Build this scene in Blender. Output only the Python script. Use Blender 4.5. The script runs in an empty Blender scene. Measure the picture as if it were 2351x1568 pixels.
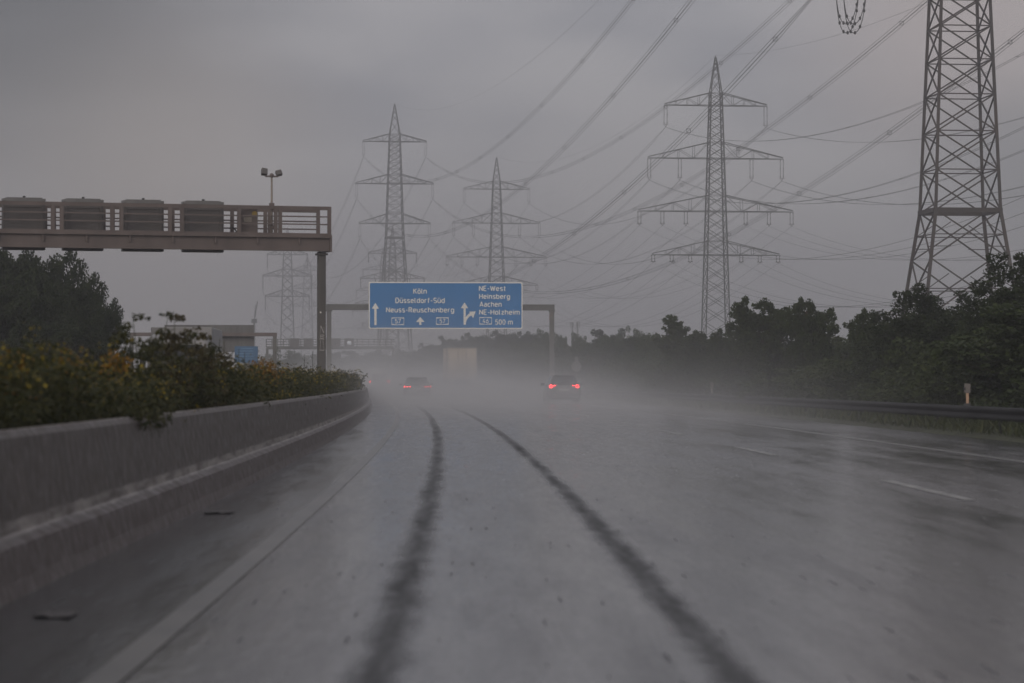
import bpy, math, random
import numpy as np
from mathutils import Vector, Matrix, Quaternion

S = bpy.context.scene
COL = S.collection
R_ = math.radians

# ------------------------------------------------------------------ camera
CAM_H = 1.19
F = 6857.0            # focal length in pixels of a 2351 px wide survey of the photograph (105 mm lens)
VX, VY = 1105.0, 875.0
cam = bpy.data.cameras.new('camera')
cam.lens = 105.0
cam.sensor_width = 36.0
cam.clip_start = 0.2
cam.clip_end = 9000.0
cam.dof.use_dof = True
cam.dof.focus_distance = 260.0
cam.dof.aperture_fstop = 3.6
co = bpy.data.objects.new('camera', cam)
COL.objects.link(co)
co.location = (0, 0, CAM_H)
co.rotation_euler = (R_(90) + math.atan(91.0 / F), 0, -math.atan(70.5 / F))
S.camera = co

# ------------------------------------------------------------------ world: rain sky
SUN_EL, SUN_AZ = 24.0, 203.0
W = bpy.data.worlds.new('World')
S.world = W
W.use_nodes = True
nt = W.node_tree
nt.nodes.clear()


def nn(tree, kind, **kw):
    n = tree.nodes.new(kind)
    for k, v in kw.items():
        setattr(n, k, v)
    return n


def math_node(tree, op, a, b=None, clamp=False):
    n = nn(tree, 'ShaderNodeMath', operation=op, use_clamp=clamp)
    for i, v in enumerate((a, b)):
        if v is None:
            continue
        if isinstance(v, (int, float)):
            n.inputs[i].default_value = v
        else:
            tree.links.new(v, n.inputs[i])
    return n.outputs[0]


def mix_rgb(tree, fac, a, b, blend='MIX'):
    n = nn(tree, 'ShaderNodeMix', data_type='RGBA', blend_type=blend)
    n.clamp_factor = True
    for sock, v in ((n.inputs[0], fac), (n.inputs[6], a), (n.inputs[7], b)):
        if isinstance(v, (int, float)):
            sock.default_value = v
        elif isinstance(v, (tuple, list)):
            sock.default_value = (*v, 1.0) if len(v) == 3 else v
        else:
            tree.links.new(v, sock)
    return n.outputs[2]


def map_range(tree, v, a, b, c, d, smooth=False):
    n = nn(tree, 'ShaderNodeMapRange')
    if smooth:
        n.interpolation_type = 'SMOOTHSTEP'
    tree.links.new(v, n.inputs[0])
    for i, x in enumerate((a, b, c, d)):
        n.inputs[i + 1].default_value = x
    return n.outputs[0]


wo = nn(nt, 'ShaderNodeOutputWorld')
bg = nn(nt, 'ShaderNodeBackground')
nt.links.new(bg.outputs[0], wo.inputs[0])
sky = nn(nt, 'ShaderNodeTexSky', sky_type='NISHITA')
sky.sun_disc = False
sky.sun_elevation = R_(SUN_EL)
sky.sun_rotation = R_(SUN_AZ)
tc = nn(nt, 'ShaderNodeTexCoord')
mp = nn(nt, 'ShaderNodeMapping')
mp.inputs['Scale'].default_value = (9.0, 9.0, 24.0)
nt.links.new(tc.outputs['Generated'], mp.inputs[0])
no = nn(nt, 'ShaderNodeTexNoise')
no.inputs['Scale'].default_value = 1.0
no.inputs['Detail'].default_value = 5.0
no.inputs['Roughness'].default_value = 0.45
nt.links.new(mp.outputs[0], no.inputs['Vector'])
cloud = mix_rgb(nt, map_range(nt, no.outputs[0], 0.33, 0.67, 0, 1, True), (2.95, 2.92, 3.25), (4.55, 4.36, 4.50))


def sky_patch(col_in, az, el, rad, colour, amount):
    """a lighter or darker bank of cloud of the sky"""
    d = Vector((math.sin(az) * math.cos(el), math.cos(az) * math.cos(el), math.sin(el)))
    dn = nn(nt, 'ShaderNodeVectorMath', operation='DISTANCE')
    nt.links.new(tc.outputs['Generated'], dn.inputs[0])
    dn.inputs[1].default_value = d
    wob = math_node(nt, 'MULTIPLY_ADD', no.outputs[0], 0.05)
    wob.node.inputs[2].default_value = -0.025
    dist = math_node(nt, 'ADD', dn.outputs['Value'], wob)
    f = map_range(nt, dist, rad * 0.1, rad, amount, 0, True)
    return mix_rgb(nt, f, col_in, colour)


cloud = sky_patch(cloud, -0.115, 0.062, 0.085, (5.4, 4.6, 4.1), 0.8)
cloud = sky_patch(cloud, 0.165, 0.125, 0.085, (5.0, 4.2, 4.0), 0.85)  # windscreen glare put into the sky as a warm patch
cloud = sky_patch(cloud, -0.20, 0.17, 0.19, (0.25, 0.24, 0.24), 0.96)  # dark lens vignetting at the upper left, painted into the sky
cloud = sky_patch(cloud, 0.185, 0.06, 0.055, (2.2, 2.2, 2.35), 0.8)
skymix = mix_rgb(nt, 0.93, sky.outputs[0], cloud)
nt.links.new(skymix, bg.inputs['Color'])
bg.inputs['Strength'].default_value = 0.10

sun = bpy.data.lights.new('sun', 'SUN')
sun.energy = 1.1
sun.angle = R_(40)
sun.color = (1.0, 0.93, 0.84)
so = bpy.data.objects.new('sun', sun)
COL.objects.link(so)
so.rotation_euler = (R_(90 - SUN_EL), 0, R_(180 - SUN_AZ))
so.location = (0, 0, 300)

S.view_settings.view_transform = 'Standard'
S.view_settings.look = 'None'
S.view_settings.exposure = 0.0
S.view_settings.gamma = 1.0
S.view_settings.use_curve_mapping = False
S.render.engine = 'CYCLES'
S.cycles.use_denoising = True
S.cycles.max_bounces = 6
S.cycles.diffuse_bounces = 2
S.cycles.glossy_bounces = 2
S.cycles.transmission_bounces = 2
S.cycles.transparent_max_bounces = 16
S.cycles.volume_bounces = 2
S.cycles.volume_max_steps = 96
S.cycles.caustics_reflective = False
S.cycles.caustics_refractive = False

# ------------------------------------------------------------------ geometry helpers
RAD = 3798.0   # the carriageway bends left on this radius


def P(px, py, Y):
    """where a point seen at survey pixel (px, py) stands when it is Y metres ahead"""
    return Vector(((px - VX) * Y / F, Y, CAM_H + (VY - py) * Y / F))


def road(x, s, z=0.0):
    """lateral offset x, distance s along the bend"""
    t = s / RAD
    return Vector((-RAD + (RAD + x) * math.cos(t), (RAD + x) * math.sin(t), z))


def heading(s):
    return s / RAD      # rotation about z (left turn)


class MB:
    def __init__(self):
        self.v, self.f, self.uv = [], [], []

    def add(self, vs, fs):
        n = len(self.v)
        self.v += [tuple(p) for p in vs]
        self.f += [tuple(i + n for i in q) for q in fs]

    def box(self, c, s, rot=None):
        x, y, z = s[0] / 2, s[1] / 2, s[2] / 2
        vs = [Vector((a * x, b * y, d * z)) for d in (-1, 1) for a, b in ((-1, -1), (1, -1), (1, 1), (-1, 1))]
        if rot is not None:
            vs = [rot @ p for p in vs]
        c = Vector(c)
        self.add([p + c for p in vs], [(3, 2, 1, 0), (4, 5, 6, 7), (0, 1, 5, 4), (1, 2, 6, 5), (2, 3, 7, 6), (3, 0, 4, 7)])

    def bar(self, a, b, w, h=None, cap=True):
        a, b = Vector(a), Vector(b)
        h = h or w
        d = (b - a)
        if d.length < 1e-6:
            return
        d.normalize()
        up = Vector((0, 0, 1)) if abs(d.z) < 0.95 else Vector((0, 1, 0))
        sx = d.cross(up).normalized() * (w / 2)
        sy = sx.cross(d).normalized() * (h / 2)
        vs = [a - sx - sy, a + sx - sy, a + sx + sy, a - sx + sy, b - sx - sy, b + sx - sy, b + sx + sy, b - sx + sy]
        fs = [(0, 1, 5, 4), (1, 2, 6, 5), (2, 3, 7, 6), (3, 0, 4, 7)]
        if cap:
            fs += [(3, 2, 1, 0), (4, 5, 6, 7)]
        self.add(vs, fs)

    def tube(self, pts, r, n=6, cap=True):
        pts = [Vector(p) for p in pts]
        rr = r if isinstance(r, (list, tuple)) else [r] * len(pts)
        rings = []
        for i, p in enumerate(pts):
            d = (pts[min(i + 1, len(pts) - 1)] - pts[max(i - 1, 0)]).normalized()
            up = Vector((0, 0, 1)) if abs(d.z) < 0.95 else Vector((0, 1, 0))
            sx = d.cross(up).normalized()
            sy = sx.cross(d).normalized()
            rings += [p + (sx * math.cos(k * math.tau / n) + sy * math.sin(k * math.tau / n)) * rr[i] for k in range(n)]
        fs = []
        for i in range(len(pts) - 1):
            for k in range(n):
                a, b = i * n + k, i * n + (k + 1) % n
                fs.append((a, b, b + n, a + n))
        if cap:
            fs.append(tuple(range(n))[::-1])
            fs.append(tuple(range((len(pts) - 1) * n, len(pts) * n)))
        self.add(rings, fs)

    def prism(self, poly, y0, y1):
        """polygon in x,z pushed from y0 to y1"""
        n = len(poly)
        vs = [(x, y0, z) for x, z in poly] + [(x, y1, z) for x, z in poly]
        fs = [tuple(range(n)), tuple(range(n, 2 * n))[::-1]]
        fs += [(i, i + n, (i + 1) % n + n, (i + 1) % n) for i in range(n)]
        self.add(vs, fs)

    def ball(self, c, r, nu=10, nv=6, sq=(1, 1, 1)):
        c = Vector(c)
        vs, fs = [], []
        for j in range(nv + 1):
            ph = math.pi * j / nv
            for i in range(nu):
                th = math.tau * i / nu
                vs.append(c + Vector((math.sin(ph) * math.cos(th) * sq[0], math.sin(ph) * math.sin(th) * sq[1], math.cos(ph) * sq[2])) * r)
        for j in range(nv):
            for i in range(nu):
                a, b = j * nu + i, j * nu + (i + 1) % nu
                fs.append((a, a + nu, b + nu, b))
        self.add(vs, fs)

    def loft(self, rings, closed=True, caps=True):
        n = len(rings[0])
        vs = [p for r in rings for p in r]
        fs = []
        for i in range(len(rings) - 1):
            for k in range(n if closed else n - 1):
                a, b = i * n + k, i * n + (k + 1) % n
                fs.append((a, b, b + n, a + n))
        if caps and closed:
            fs.append(tuple(range(n))[::-1])
            fs.append(tuple(range((len(rings) - 1) * n, len(rings) * n)))
        self.add(vs, fs)

    def mesh(self, name, mat=None, smooth=False):
        me = bpy.data.meshes.new(name)
        me.from_pydata(self.v, [], self.f)
        if mat:
            me.materials.append(mat)
        if smooth:
            me.polygons.foreach_set('use_smooth', [True] * len(me.polygons))
        me.update()
        return me

    def build(self, name, mat=None, parent=None, smooth=False, bevel=0):
        o = bpy.data.objects.new(name, self.mesh(name, mat, smooth))
        COL.objects.link(o)
        if parent:
            o.parent = parent
        if bevel:
            m = o.modifiers.new('bevel', 'BEVEL')
            m.width = bevel
            m.segments = 2
            m.limit_method = 'ANGLE'
        return o


def quads_mesh(name, centres, ax, ay, mat):
    """many loose quads (leaves): centres n,3, half axes n,3"""
    n = len(centres)
    v = np.empty((n, 4, 3), np.float32)
    v[:, 0] = centres - ax * 0.35 - ay
    v[:, 1] = centres + ax - ay * 0.1
    v[:, 2] = centres + ax * 0.25 + ay
    v[:, 3] = centres - ax + ay * 0.15
    me = bpy.data.meshes.new(name)
    me.vertices.add(n * 4)
    me.vertices.foreach_set('co', v.ravel())
    me.loops.add(n * 4)
    me.loops.foreach_set('vertex_index', np.arange(n * 4, dtype=np.int32))
    me.polygons.add(n)
    me.polygons.foreach_set('loop_start', np.arange(0, n * 4, 4, dtype=np.int32))
    me.polygons.foreach_set('loop_total', np.full(n, 4, np.int32))
    me.materials.append(mat)
    me.update()
    me.validate()
    return me


def tag(o, label=None, cat=None, group=None, kind=None):
    if label:
        o['label'] = label
    if cat:
        o['category'] = cat
    if group:
        o['group'] = group
    if kind:
        o['kind'] = kind
    return o


def thing(name, label, cat, loc=(0, 0, 0), rz=0.0, group=None):
    o = bpy.data.objects.new(name, None)
    COL.objects.link(o)
    o.location = loc
    o.rotation_euler = (0, 0, rz)
    o.empty_display_size = 0.5
    return tag(o, label, cat, group)


def link(name, me, parent=None):
    o = bpy.data.objects.new(name, me)
    COL.objects.link(o)
    if parent:
        o.parent = parent
    return o


def copy_tree(o, parent=None):
    c = o.copy()
    COL.objects.link(c)
    c.parent = parent
    for ch in list(o.children):
        copy_tree(ch, c)
    return c


# ------------------------------------------------------------------ materials
def mat(name, col, rough=0.6, var=0.25, scale=3.0, spec=0.4, metal=0.0, stretch=(1, 1, 1), bump=0.0, col2=None, coat=0.0):
    m = bpy.data.materials.new(name)
    m.use_nodes = True
    t = m.node_tree
    b = t.nodes['Principled BSDF']
    tcn = nn(t, 'ShaderNodeTexCoord')
    mpn = nn(t, 'ShaderNodeMapping')
    mpn.inputs['Scale'].default_value = stretch
    t.links.new(tcn.outputs['Object'], mpn.inputs[0])
    n = nn(t, 'ShaderNodeTexNoise')
    n.inputs['Scale'].default_value = scale
    n.inputs['Detail'].default_value = 5
    t.links.new(mpn.outputs[0], n.inputs['Vector'])
    f = map_range(t, n.outputs[0], 0.3, 0.7, 0, 1)
    c2 = col2 or tuple(min(1, c * (1 + var)) for c in col)
    c1 = col if col2 else tuple(c * (1 - var) for c in col)
    t.links.new(mix_rgb(t, f, c1, c2), b.inputs['Base Color'])
    b.inputs['Roughness'].default_value = rough
    b.inputs['Specular IOR Level'].default_value = spec
    b.inputs['Metallic'].default_value = metal
    b.inputs['Coat Weight'].default_value = coat
    if bump:
        bn = nn(t, 'ShaderNodeBump')
        bn.inputs['Strength'].default_value = bump
        bn.inputs['Distance'].default_value = 0.02
        t.links.new(n.outputs[0], bn.inputs['Height'])
        t.links.new(bn.outputs[0], b.inputs['Normal'])
    return m


def leaf_mat(name, c1, c2, rough=0.6, trans=0.25):
    m = bpy.data.materials.new(name)
    m.use_nodes = True
    t = m.node_tree
    b = t.nodes['Principled BSDF']
    g = nn(t, 'ShaderNodeNewGeometry')
    col = mix_rgb(t, g.outputs['Random Per Island'], c1, c2)
    t.links.new(col, b.inputs['Base Color'])
    b.inputs['Roughness'].default_value = rough
    b.inputs['Specular IOR Level'].default_value = 0.25
    tr = nn(t, 'ShaderNodeBsdfTranslucent')
    t.links.new(col, tr.inputs[0])
    ms = nn(t, 'ShaderNodeMixShader')
    ms.inputs[0].default_value = trans
    t.links.new(b.outputs[0], ms.inputs[1])
    t.links.new(tr.outputs[0], ms.inputs[2])
    t.links.new(ms.outputs[0], t.nodes['Material Output'].inputs['Surface'])
    return m


def lamp_mat(name, col, strength):
    m = bpy.data.materials.new(name)
    m.use_nodes = True
    b = m.node_tree.nodes['Principled BSDF']
    b.inputs['Base Color'].default_value = (*col, 1)
    b.inputs['Emission Color'].default_value = (*col, 1)
    b.inputs['Emission Strength'].default_value = strength
    b.inputs['Roughness'].default_value = 0.3
    return m


M_steel = mat('galvanised_steel', (0.13, 0.125, 0.115), 0.6, 0.25, 0.6, metal=0.3)
M_lattice = mat('pylon_steel', (0.05, 0.05, 0.042), 0.65, 0.35, 0.35, metal=0.1)
M_rust = mat('rusty_pylon_steel', (0.04, 0.037, 0.034), 0.65, 0.3, 0.25, col2=(0.075, 0.055, 0.045))
M_ceramic = mat('insulator_glaze', (0.06, 0.05, 0.045), 0.35, 0.2, 3)
M_wire = mat('conductor_aluminium', (0.06, 0.06, 0.06), 0.6, 0.1, 0.2)
M_beam = mat('gantry_paint', (0.138, 0.110, 0.100), 0.5, 0.2, 1.3, stretch=(1, 1, 0.4))
M_post = mat('gantry_post_paint', (0.10, 0.092, 0.085), 0.5, 0.25, 1.3, stretch=(1, 1, 0.25))
M_box = mat('display_housing', (0.11, 0.10, 0.095), 0.5, 0.15, 1.5)
M_boxtop = mat('display_roof_sheet', (0.165, 0.16, 0.155), 0.4, 0.2, 2)
M_dark = mat('dark_rubber', (0.02, 0.02, 0.02), 0.6, 0.2, 3)
M_blue = mat('sign_blue_sheeting', (0.014, 0.18, 0.46), 0.45, 0.1, 0.35)
M_white = mat('sign_white_sheeting', (0.86, 0.82, 0.76), 0.5, 0.05, 1)
M_signback = mat('sign_back_aluminium', (0.14, 0.135, 0.13), 0.55, 0.15, 0.8, stretch=(6, 1, 0.2))
M_paint = mat('road_line_paint', (0.045, 0.043, 0.04), 0.28, 0.3, 0.9, col2=(0.115, 0.106, 0.093))
M_bark = mat('bark', (0.05, 0.04, 0.03), 0.85, 0.3, 6, bump=0.4)
M_grass = leaf_mat('grass_blades', (0.035, 0.05, 0.018), (0.07, 0.075, 0.028))
M_soil = mat('verge_soil', (0.045, 0.05, 0.025), 0.9, 0.35, 0.8, bump=0.3)
M_leafA = leaf_mat('leaves_deep_green', (0.024, 0.038, 0.011), (0.058, 0.076, 0.024))
M_leafB = leaf_mat('leaves_mid_green', (0.032, 0.048, 0.014), (0.076, 0.094, 0.03))
M_leafC = leaf_mat('leaves_dark', (0.017, 0.028, 0.010), (0.042, 0.055, 0.018))
M_weed = leaf_mat('weed_leaves', (0.022, 0.030, 0.009), (0.070, 0.067, 0.020))
M_weedb = leaf_mat('weed_leaves_browned', (0.05, 0.04, 0.018), (0.09, 0.075, 0.03))
M_yellow = leaf_mat('yellow_flowers', (0.19, 0.14, 0.014), (0.32, 0.24, 0.025))
M_orange = leaf_mat('orange_yellow_flowers', (0.17, 0.09, 0.012), (0.27, 0.14, 0.016))
M_stalk = mat('plant_stalk', (0.045, 0.045, 0.02), 0.8, 0.3, 5)
M_glass = mat('car_glass', (0.012, 0.013, 0.014), 0.08, 0.05, 1, spec=0.5)
M_chrome = mat('grey_plastic', (0.05, 0.05, 0.05), 0.4, 0.1, 2)
M_red = lamp_mat('tail_light_red', (1.0, 0.03, 0.035), 12.0)
M_reddim = lamp_mat('tail_light_dim_red', (0.9, 0.03, 0.03), 6.0)
M_redoff = mat('lamp_glass_red', (0.25, 0.02, 0.02), 0.25, 0.1, 3)
M_head = lamp_mat('headlight_white', (1.0, 0.95, 0.85), 14.0)
M_led = lamp_mat('display_leds', (0.9, 0.92, 1.0), 0.55)
M_plate = mat('number_plate', (0.55, 0.55, 0.52), 0.5, 0.1, 3)
M_orangepost = mat('orange_reflector_strip', (0.46, 0.29, 0.19), 0.5, 0.1, 4)
M_postw = mat('marker_plastic', (0.26, 0.235, 0.215), 0.6, 0.15, 3)


def concrete():
    m = bpy.data.materials.new('wet_barrier_concrete')
    m.use_nodes = True
    t = m.node_tree
    b = t.nodes['Principled BSDF']
    uv = nn(t, 'ShaderNodeUVMap')
    mp1 = nn(t, 'ShaderNodeMapping')
    mp1.inputs['Scale'].default_value = (0.5, 2.6, 1)          # u: around the profile, v: along the wall
    t.links.new(uv.outputs[0], mp1.inputs[0])
    n1 = nn(t, 'ShaderNodeTexNoise')
    n1.inputs['Scale'].default_value = 1.0
    n1.inputs['Detail'].default_value = 6
    n1.inputs['Roughness'].default_value = 0.65
    t.links.new(mp1.outputs[0], n1.inputs['Vector'])
    n2 = nn(t, 'ShaderNodeTexNoise')
    n2.inputs['Scale'].default_value = 7.0
    n2.inputs['Detail'].default_value = 6
    t.links.new(uv.outputs[0], n2.inputs['Vector'])
    c = mix_rgb(t, map_range(t, n1.outputs[0], 0.32, 0.68, 0, 1), (0.039, 0.026, 0.0195), (0.080, 0.058, 0.046))
    c = mix_rgb(t, map_range(t, n2.outputs[0], 0.45, 0.75, 0, 0.55), c, (0.100, 0.079, 0.065))
    sp = nn(t, 'ShaderNodeSeparateXYZ')
    t.links.new(uv.outputs[0], sp.inputs[0])
    uu = math_node(t, 'ADD', sp.outputs[0], map_range(t, n2.outputs[0], 0.3, 0.7, -0.012, 0.012))
    foot = map_range(t, uu, -1.405, -1.38, 0, 1, True)
    c = mix_rgb(t, math_node(t, 'MULTIPLY', foot, 0.6), c, (0.062, 0.036, 0.031))
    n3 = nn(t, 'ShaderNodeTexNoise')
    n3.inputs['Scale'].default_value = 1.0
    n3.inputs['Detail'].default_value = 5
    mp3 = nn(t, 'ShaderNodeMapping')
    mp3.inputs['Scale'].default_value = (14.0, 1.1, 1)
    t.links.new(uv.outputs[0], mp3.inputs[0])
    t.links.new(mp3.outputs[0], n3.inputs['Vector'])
    worn_lit = map_range(t, n3.outputs[0], 0.36, 0.60, 0.10, 0.95)
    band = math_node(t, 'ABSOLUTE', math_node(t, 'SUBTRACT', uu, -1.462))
    band = math_node(t, 'MULTIPLY', map_range(t, band, 0.038, 0.06, 1, 0, True), worn_lit)  # ledge catching the sky, painted lighter and broken up by scuffs
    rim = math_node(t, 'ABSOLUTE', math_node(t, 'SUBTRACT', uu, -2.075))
    rim = math_node(t, 'MULTIPLY', map_range(t, rim, 0.02, 0.035, 1, 0, True), worn_lit)  # bright top edge painted along the chamfer, mixed with the same scuffs
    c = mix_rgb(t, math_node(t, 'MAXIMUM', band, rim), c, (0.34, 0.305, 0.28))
    t.links.new(c, b.inputs['Base Color'])
    r = map_range(t, n2.outputs[0], 0.35, 0.65, 0.38, 0.62)
    t.links.new(r, b.inputs['Roughness'])
    bn = nn(t, 'ShaderNodeBump')
    bn.inputs['Strength'].default_value = 0.35
    bn.inputs['Distance'].default_value = 0.03
    t.links.new(n2.outputs[0], bn.inputs['Height'])
    t.links.new(bn.outputs[0], b.inputs['Normal'])
    return m


def asphalt(tracks):
    m = bpy.data.materials.new('wet_asphalt')
    m.use_nodes = True
    t = m.node_tree
    b = t.nodes['Principled BSDF']
    uv = nn(t, 'ShaderNodeUVMap')
    sep = nn(t, 'ShaderNodeSeparateXYZ')
    t.links.new(uv.outputs[0], sep.inputs[0])
    u, v = sep.outputs[0], sep.outputs[1]

    def noise(sx, sy, detail=4, rough=0.55):
        mpn = nn(t, 'ShaderNodeMapping')
        mpn.inputs['Scale'].default_value = (sx, sy, 1)
        t.links.new(uv.outputs[0], mpn.inputs[0])
        n = nn(t, 'ShaderNodeTexNoise')
        n.inputs['Scale'].default_value = 1
        n.inputs['Detail'].default_value = detail
        n.inputs['Roughness'].default_value = rough
        t.links.new(mpn.outputs[0], n.inputs['Vector'])
        return n.outputs[0]

    wob = map_range(t, noise(0.6, 0.9, 5, 0.7), 0.3, 0.7, -0.03, 0.03)
    ragged = map_range(t, noise(7, 1.6, 5, 0.7), 0.3, 0.7, -0.03, 0.03)
    uw = math_node(t, 'ADD', u, math_node(t, 'ADD', wob, ragged))
    mask = None
    for x0, w, a in tracks:
        d = math_node(t, 'ABSOLUTE', math_node(t, 'SUBTRACT', uw, x0))
        k = map_range(t, d, w * 0.05, w, a, 0, True)
        mask = k if mask is None else math_node(t, 'MAXIMUM', mask, k)
    mask = math_node(t, 'MULTIPLY', mask, map_range(t, noise(5, 0.35, 5, 0.7), 0.3, 0.66, 0.55, 1.0))
    # rain splashes
    mpv = nn(t, 'ShaderNodeMapping')
    mpv.inputs['Scale'].default_value = (8.5, 0.42, 1)
    t.links.new(uv.outputs[0], mpv.inputs[0])
    vo = nn(t, 'ShaderNodeTexVoronoi')
    vo.voronoi_dimensions = '2D'
    vo.inputs['Scale'].default_value = 1.0
    t.links.new(mpv.outputs[0], vo.inputs['Vector'])
    sc = nn(t, 'ShaderNodeSeparateColor')
    t.links.new(vo.outputs['Color'], sc.inputs[0])
    rad = map_range(t, sc.outputs[0], 0.25, 1.0, 0.0, 0.165)
    spot = math_node(t, 'DIVIDE', vo.outputs['Distance'], math_node(t, 'ADD', rad, 0.001))
    spot = map_range(t, spot, 0.1, 1.0, 0.62, 0, True)
    mask2 = math_node(t, 'MAXIMUM', mask, spot)
    broad = noise(0.35, 0.05, 4, 0.55)
    fine = noise(16, 3.0, 4, 0.6)
    streak = noise(1.6, 0.06, 4, 0.6)
    base = mix_rgb(t, map_range(t, fine, 0.3, 0.7, 0, 1), (0.018, 0.018, 0.019), (0.075, 0.073, 0.075))
    foam = mix_rgb(t, map_range(t, streak, 0.35, 0.65, 0, 1), (0.035, 0.035, 0.036), (0.065, 0.064, 0.067))
    base = mix_rgb(t, 0.6, base, foam)
    mott = noise(3.2, 0.28, 6, 0.7)
    base = mix_rgb(t, map_range(t, mott, 0.35, 0.65, 0.45, 0.0), base, (0.012, 0.012, 0.013))
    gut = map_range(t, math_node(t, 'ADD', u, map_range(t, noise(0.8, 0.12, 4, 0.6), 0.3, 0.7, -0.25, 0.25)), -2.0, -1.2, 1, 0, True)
    base = mix_rgb(t, math_node(t, 'MULTIPLY', gut, 0.85), base, (0.013, 0.013, 0.014))  # dark reflection of the barrier painted into the gutter colour, with less foam
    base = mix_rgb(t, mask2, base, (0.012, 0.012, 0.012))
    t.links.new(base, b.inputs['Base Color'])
    r = map_range(t, broad, 0.3, 0.7, 0.08, 0.18)
    r = math_node(t, 'ADD', r, map_range(t, streak, 0.35, 0.65, -0.03, 0.04))
    r = math_node(t, 'ADD', r, map_range(t, mott, 0.3, 0.7, 0.09, -0.03))
    r = math_node(t, 'ADD', r, math_node(t, 'MULTIPLY', mask2, 0.32), True)
    t.links.new(r, b.inputs['Roughness'])
    sp = math_node(t, 'SUBTRACT', 0.5, math_node(t, 'MULTIPLY', mask2, 0.42))
    t.links.new(sp, b.inputs['Specular IOR Level'])
    b.inputs['IOR'].default_value = 1.35
    bn = nn(t, 'ShaderNodeBump')
    bn.inputs['Strength'].default_value = 0.33
    bn.inputs['Distance'].default_value = 0.012
    t.links.new(math_node(t, 'ADD', fine, math_node(t, 'MULTIPLY', mott, 1.5)), bn.inputs['Height'])
    t.links.new(bn.outputs[0], b.inputs['Normal'])
    return m


def strip(name, profile, s0, s1, ds, material, parent=None, smooth=False):
    """a profile (lateral, height) swept along the bend, uv = (distance along profile, distance along road)"""
    n = len(profile)
    ss = np.arange(s0, s1 + ds * 0.5, ds)
    acc = [profile[0][0]]
    for i in range(1, n):
        acc.append(acc[-1] + math.hypot(profile[i][0] - profile[i - 1][0], profile[i][1] - profile[i - 1][1]))
    vs, fs, uvs = [], [], []
    for s in ss:
        for x, z in profile:
            vs.append(road(x, s, z))
    for i in range(len(ss) - 1):
        for k in range(n - 1):
            a = i * n + k
            fs.append((a, a + 1, a + 1 + n, a + n))
            uvs += [(acc[k], ss[i]), (acc[k + 1], ss[i]), (acc[k + 1], ss[i + 1]), (acc[k], ss[i + 1])]
    me = bpy.data.meshes.new(name)
    me.from_pydata([tuple(p) for p in vs], [], fs)
    uvl = me.uv_layers.new(name='UVMap')
    uvl.data.foreach_set('uv', np.array(uvs, np.float32).ravel())
    me.materials.append(material)
    if smooth:
        me.polygons.foreach_set('use_smooth', [True] * len(me.polygons))
    me.update()
    return link(name, me, parent)


# ------------------------------------------------------------------ ground and roads
g = MB()
g.add([(-2400, -60, -0.06), (2400, -60, -0.06), (2400, 2400, -0.06), (-2400, 2400, -0.06)], [(0, 1, 2, 3)])
M_field = mat('field_grass', (0.04, 0.05, 0.022), 0.9, 0.3, 0.05)
tag(g.build('ground', M_field), kind='structure')
M_road = asphalt([(-0.40, 0.18, 0.95), (1.04, 0.16, 0.95), (2.3, 0.12, 0.10), (6.6, 0.15, 0.12)])
M_road2 = asphalt([(-9.5, 0.2, 0.5), (-11.2, 0.2, 0.5)])
tag(strip('road', [(-2.6, 0), (0, 0), (4, 0), (8, 0), (10.9, 0)], -30, 1100, 5, M_road), kind='structure')
tag(strip('opposite_road', [(-20, 0), (-14, 0), (-7.2, 0)], -30, 1100, 5, M_road2), kind='structure')
tag(strip('median_soil', [(-7.2, 0.004), (-5.0, 0.10), (-3.0, 0.10)], -30, 900, 5, M_soil), kind='structure')
tag(strip('verge', [(10.9, 0.0), (11.05, 0.05), (12.5, 0.08), (16, 0.1), (40, 0.0)], -30, 1000, 5, M_soil), kind='structure')


def line_sheet(x, w, s0, s1, ds=3.0):
    return strip('lane_line', [(x - w / 2, 0.004), (x + w / 2, 0.004)], s0, s1, ds, M_paint)


o = strip('road_edge_line', [(-1.555, 0.004), (-1.405, 0.004)], -20, 500, 4, M_paint)
tag(o, kind='structure')
o = strip('road_edge_line', [(8.17, 0.004), (8.33, 0.004)], -20, 500, 4, M_paint)
tag(o, kind='structure')
lm = MB()
for k in range(0, 20):
    s0 = 11.7 + 18 * k
    n0 = len(lm.v)
    for j in range(3):
        lm.v += [tuple(road(4.93, s0 + 3 * j, 0.004)), tuple(road(5.07, s0 + 3 * j, 0.004))]
    lm.f += [(n0, n0 + 1, n0 + 3, n0 + 2), (n0 + 2, n0 + 3, n0 + 5, n0 + 4)]
tag(lm.build('road_dash_line', mat('dash_paint', (0.09, 0.088, 0.083), 0.30, 0.3, 1.2, col2=(0.26, 0.25, 0.235))), kind='structure')

# concrete barrier: stepped profile
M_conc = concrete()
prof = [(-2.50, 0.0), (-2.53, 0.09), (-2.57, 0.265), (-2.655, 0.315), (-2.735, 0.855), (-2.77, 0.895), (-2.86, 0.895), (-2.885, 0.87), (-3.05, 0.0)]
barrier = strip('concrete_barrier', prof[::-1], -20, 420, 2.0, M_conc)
tag(barrier, 'long stained concrete safety barrier with a stepped foot along the left road edge', 'barrier')

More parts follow.
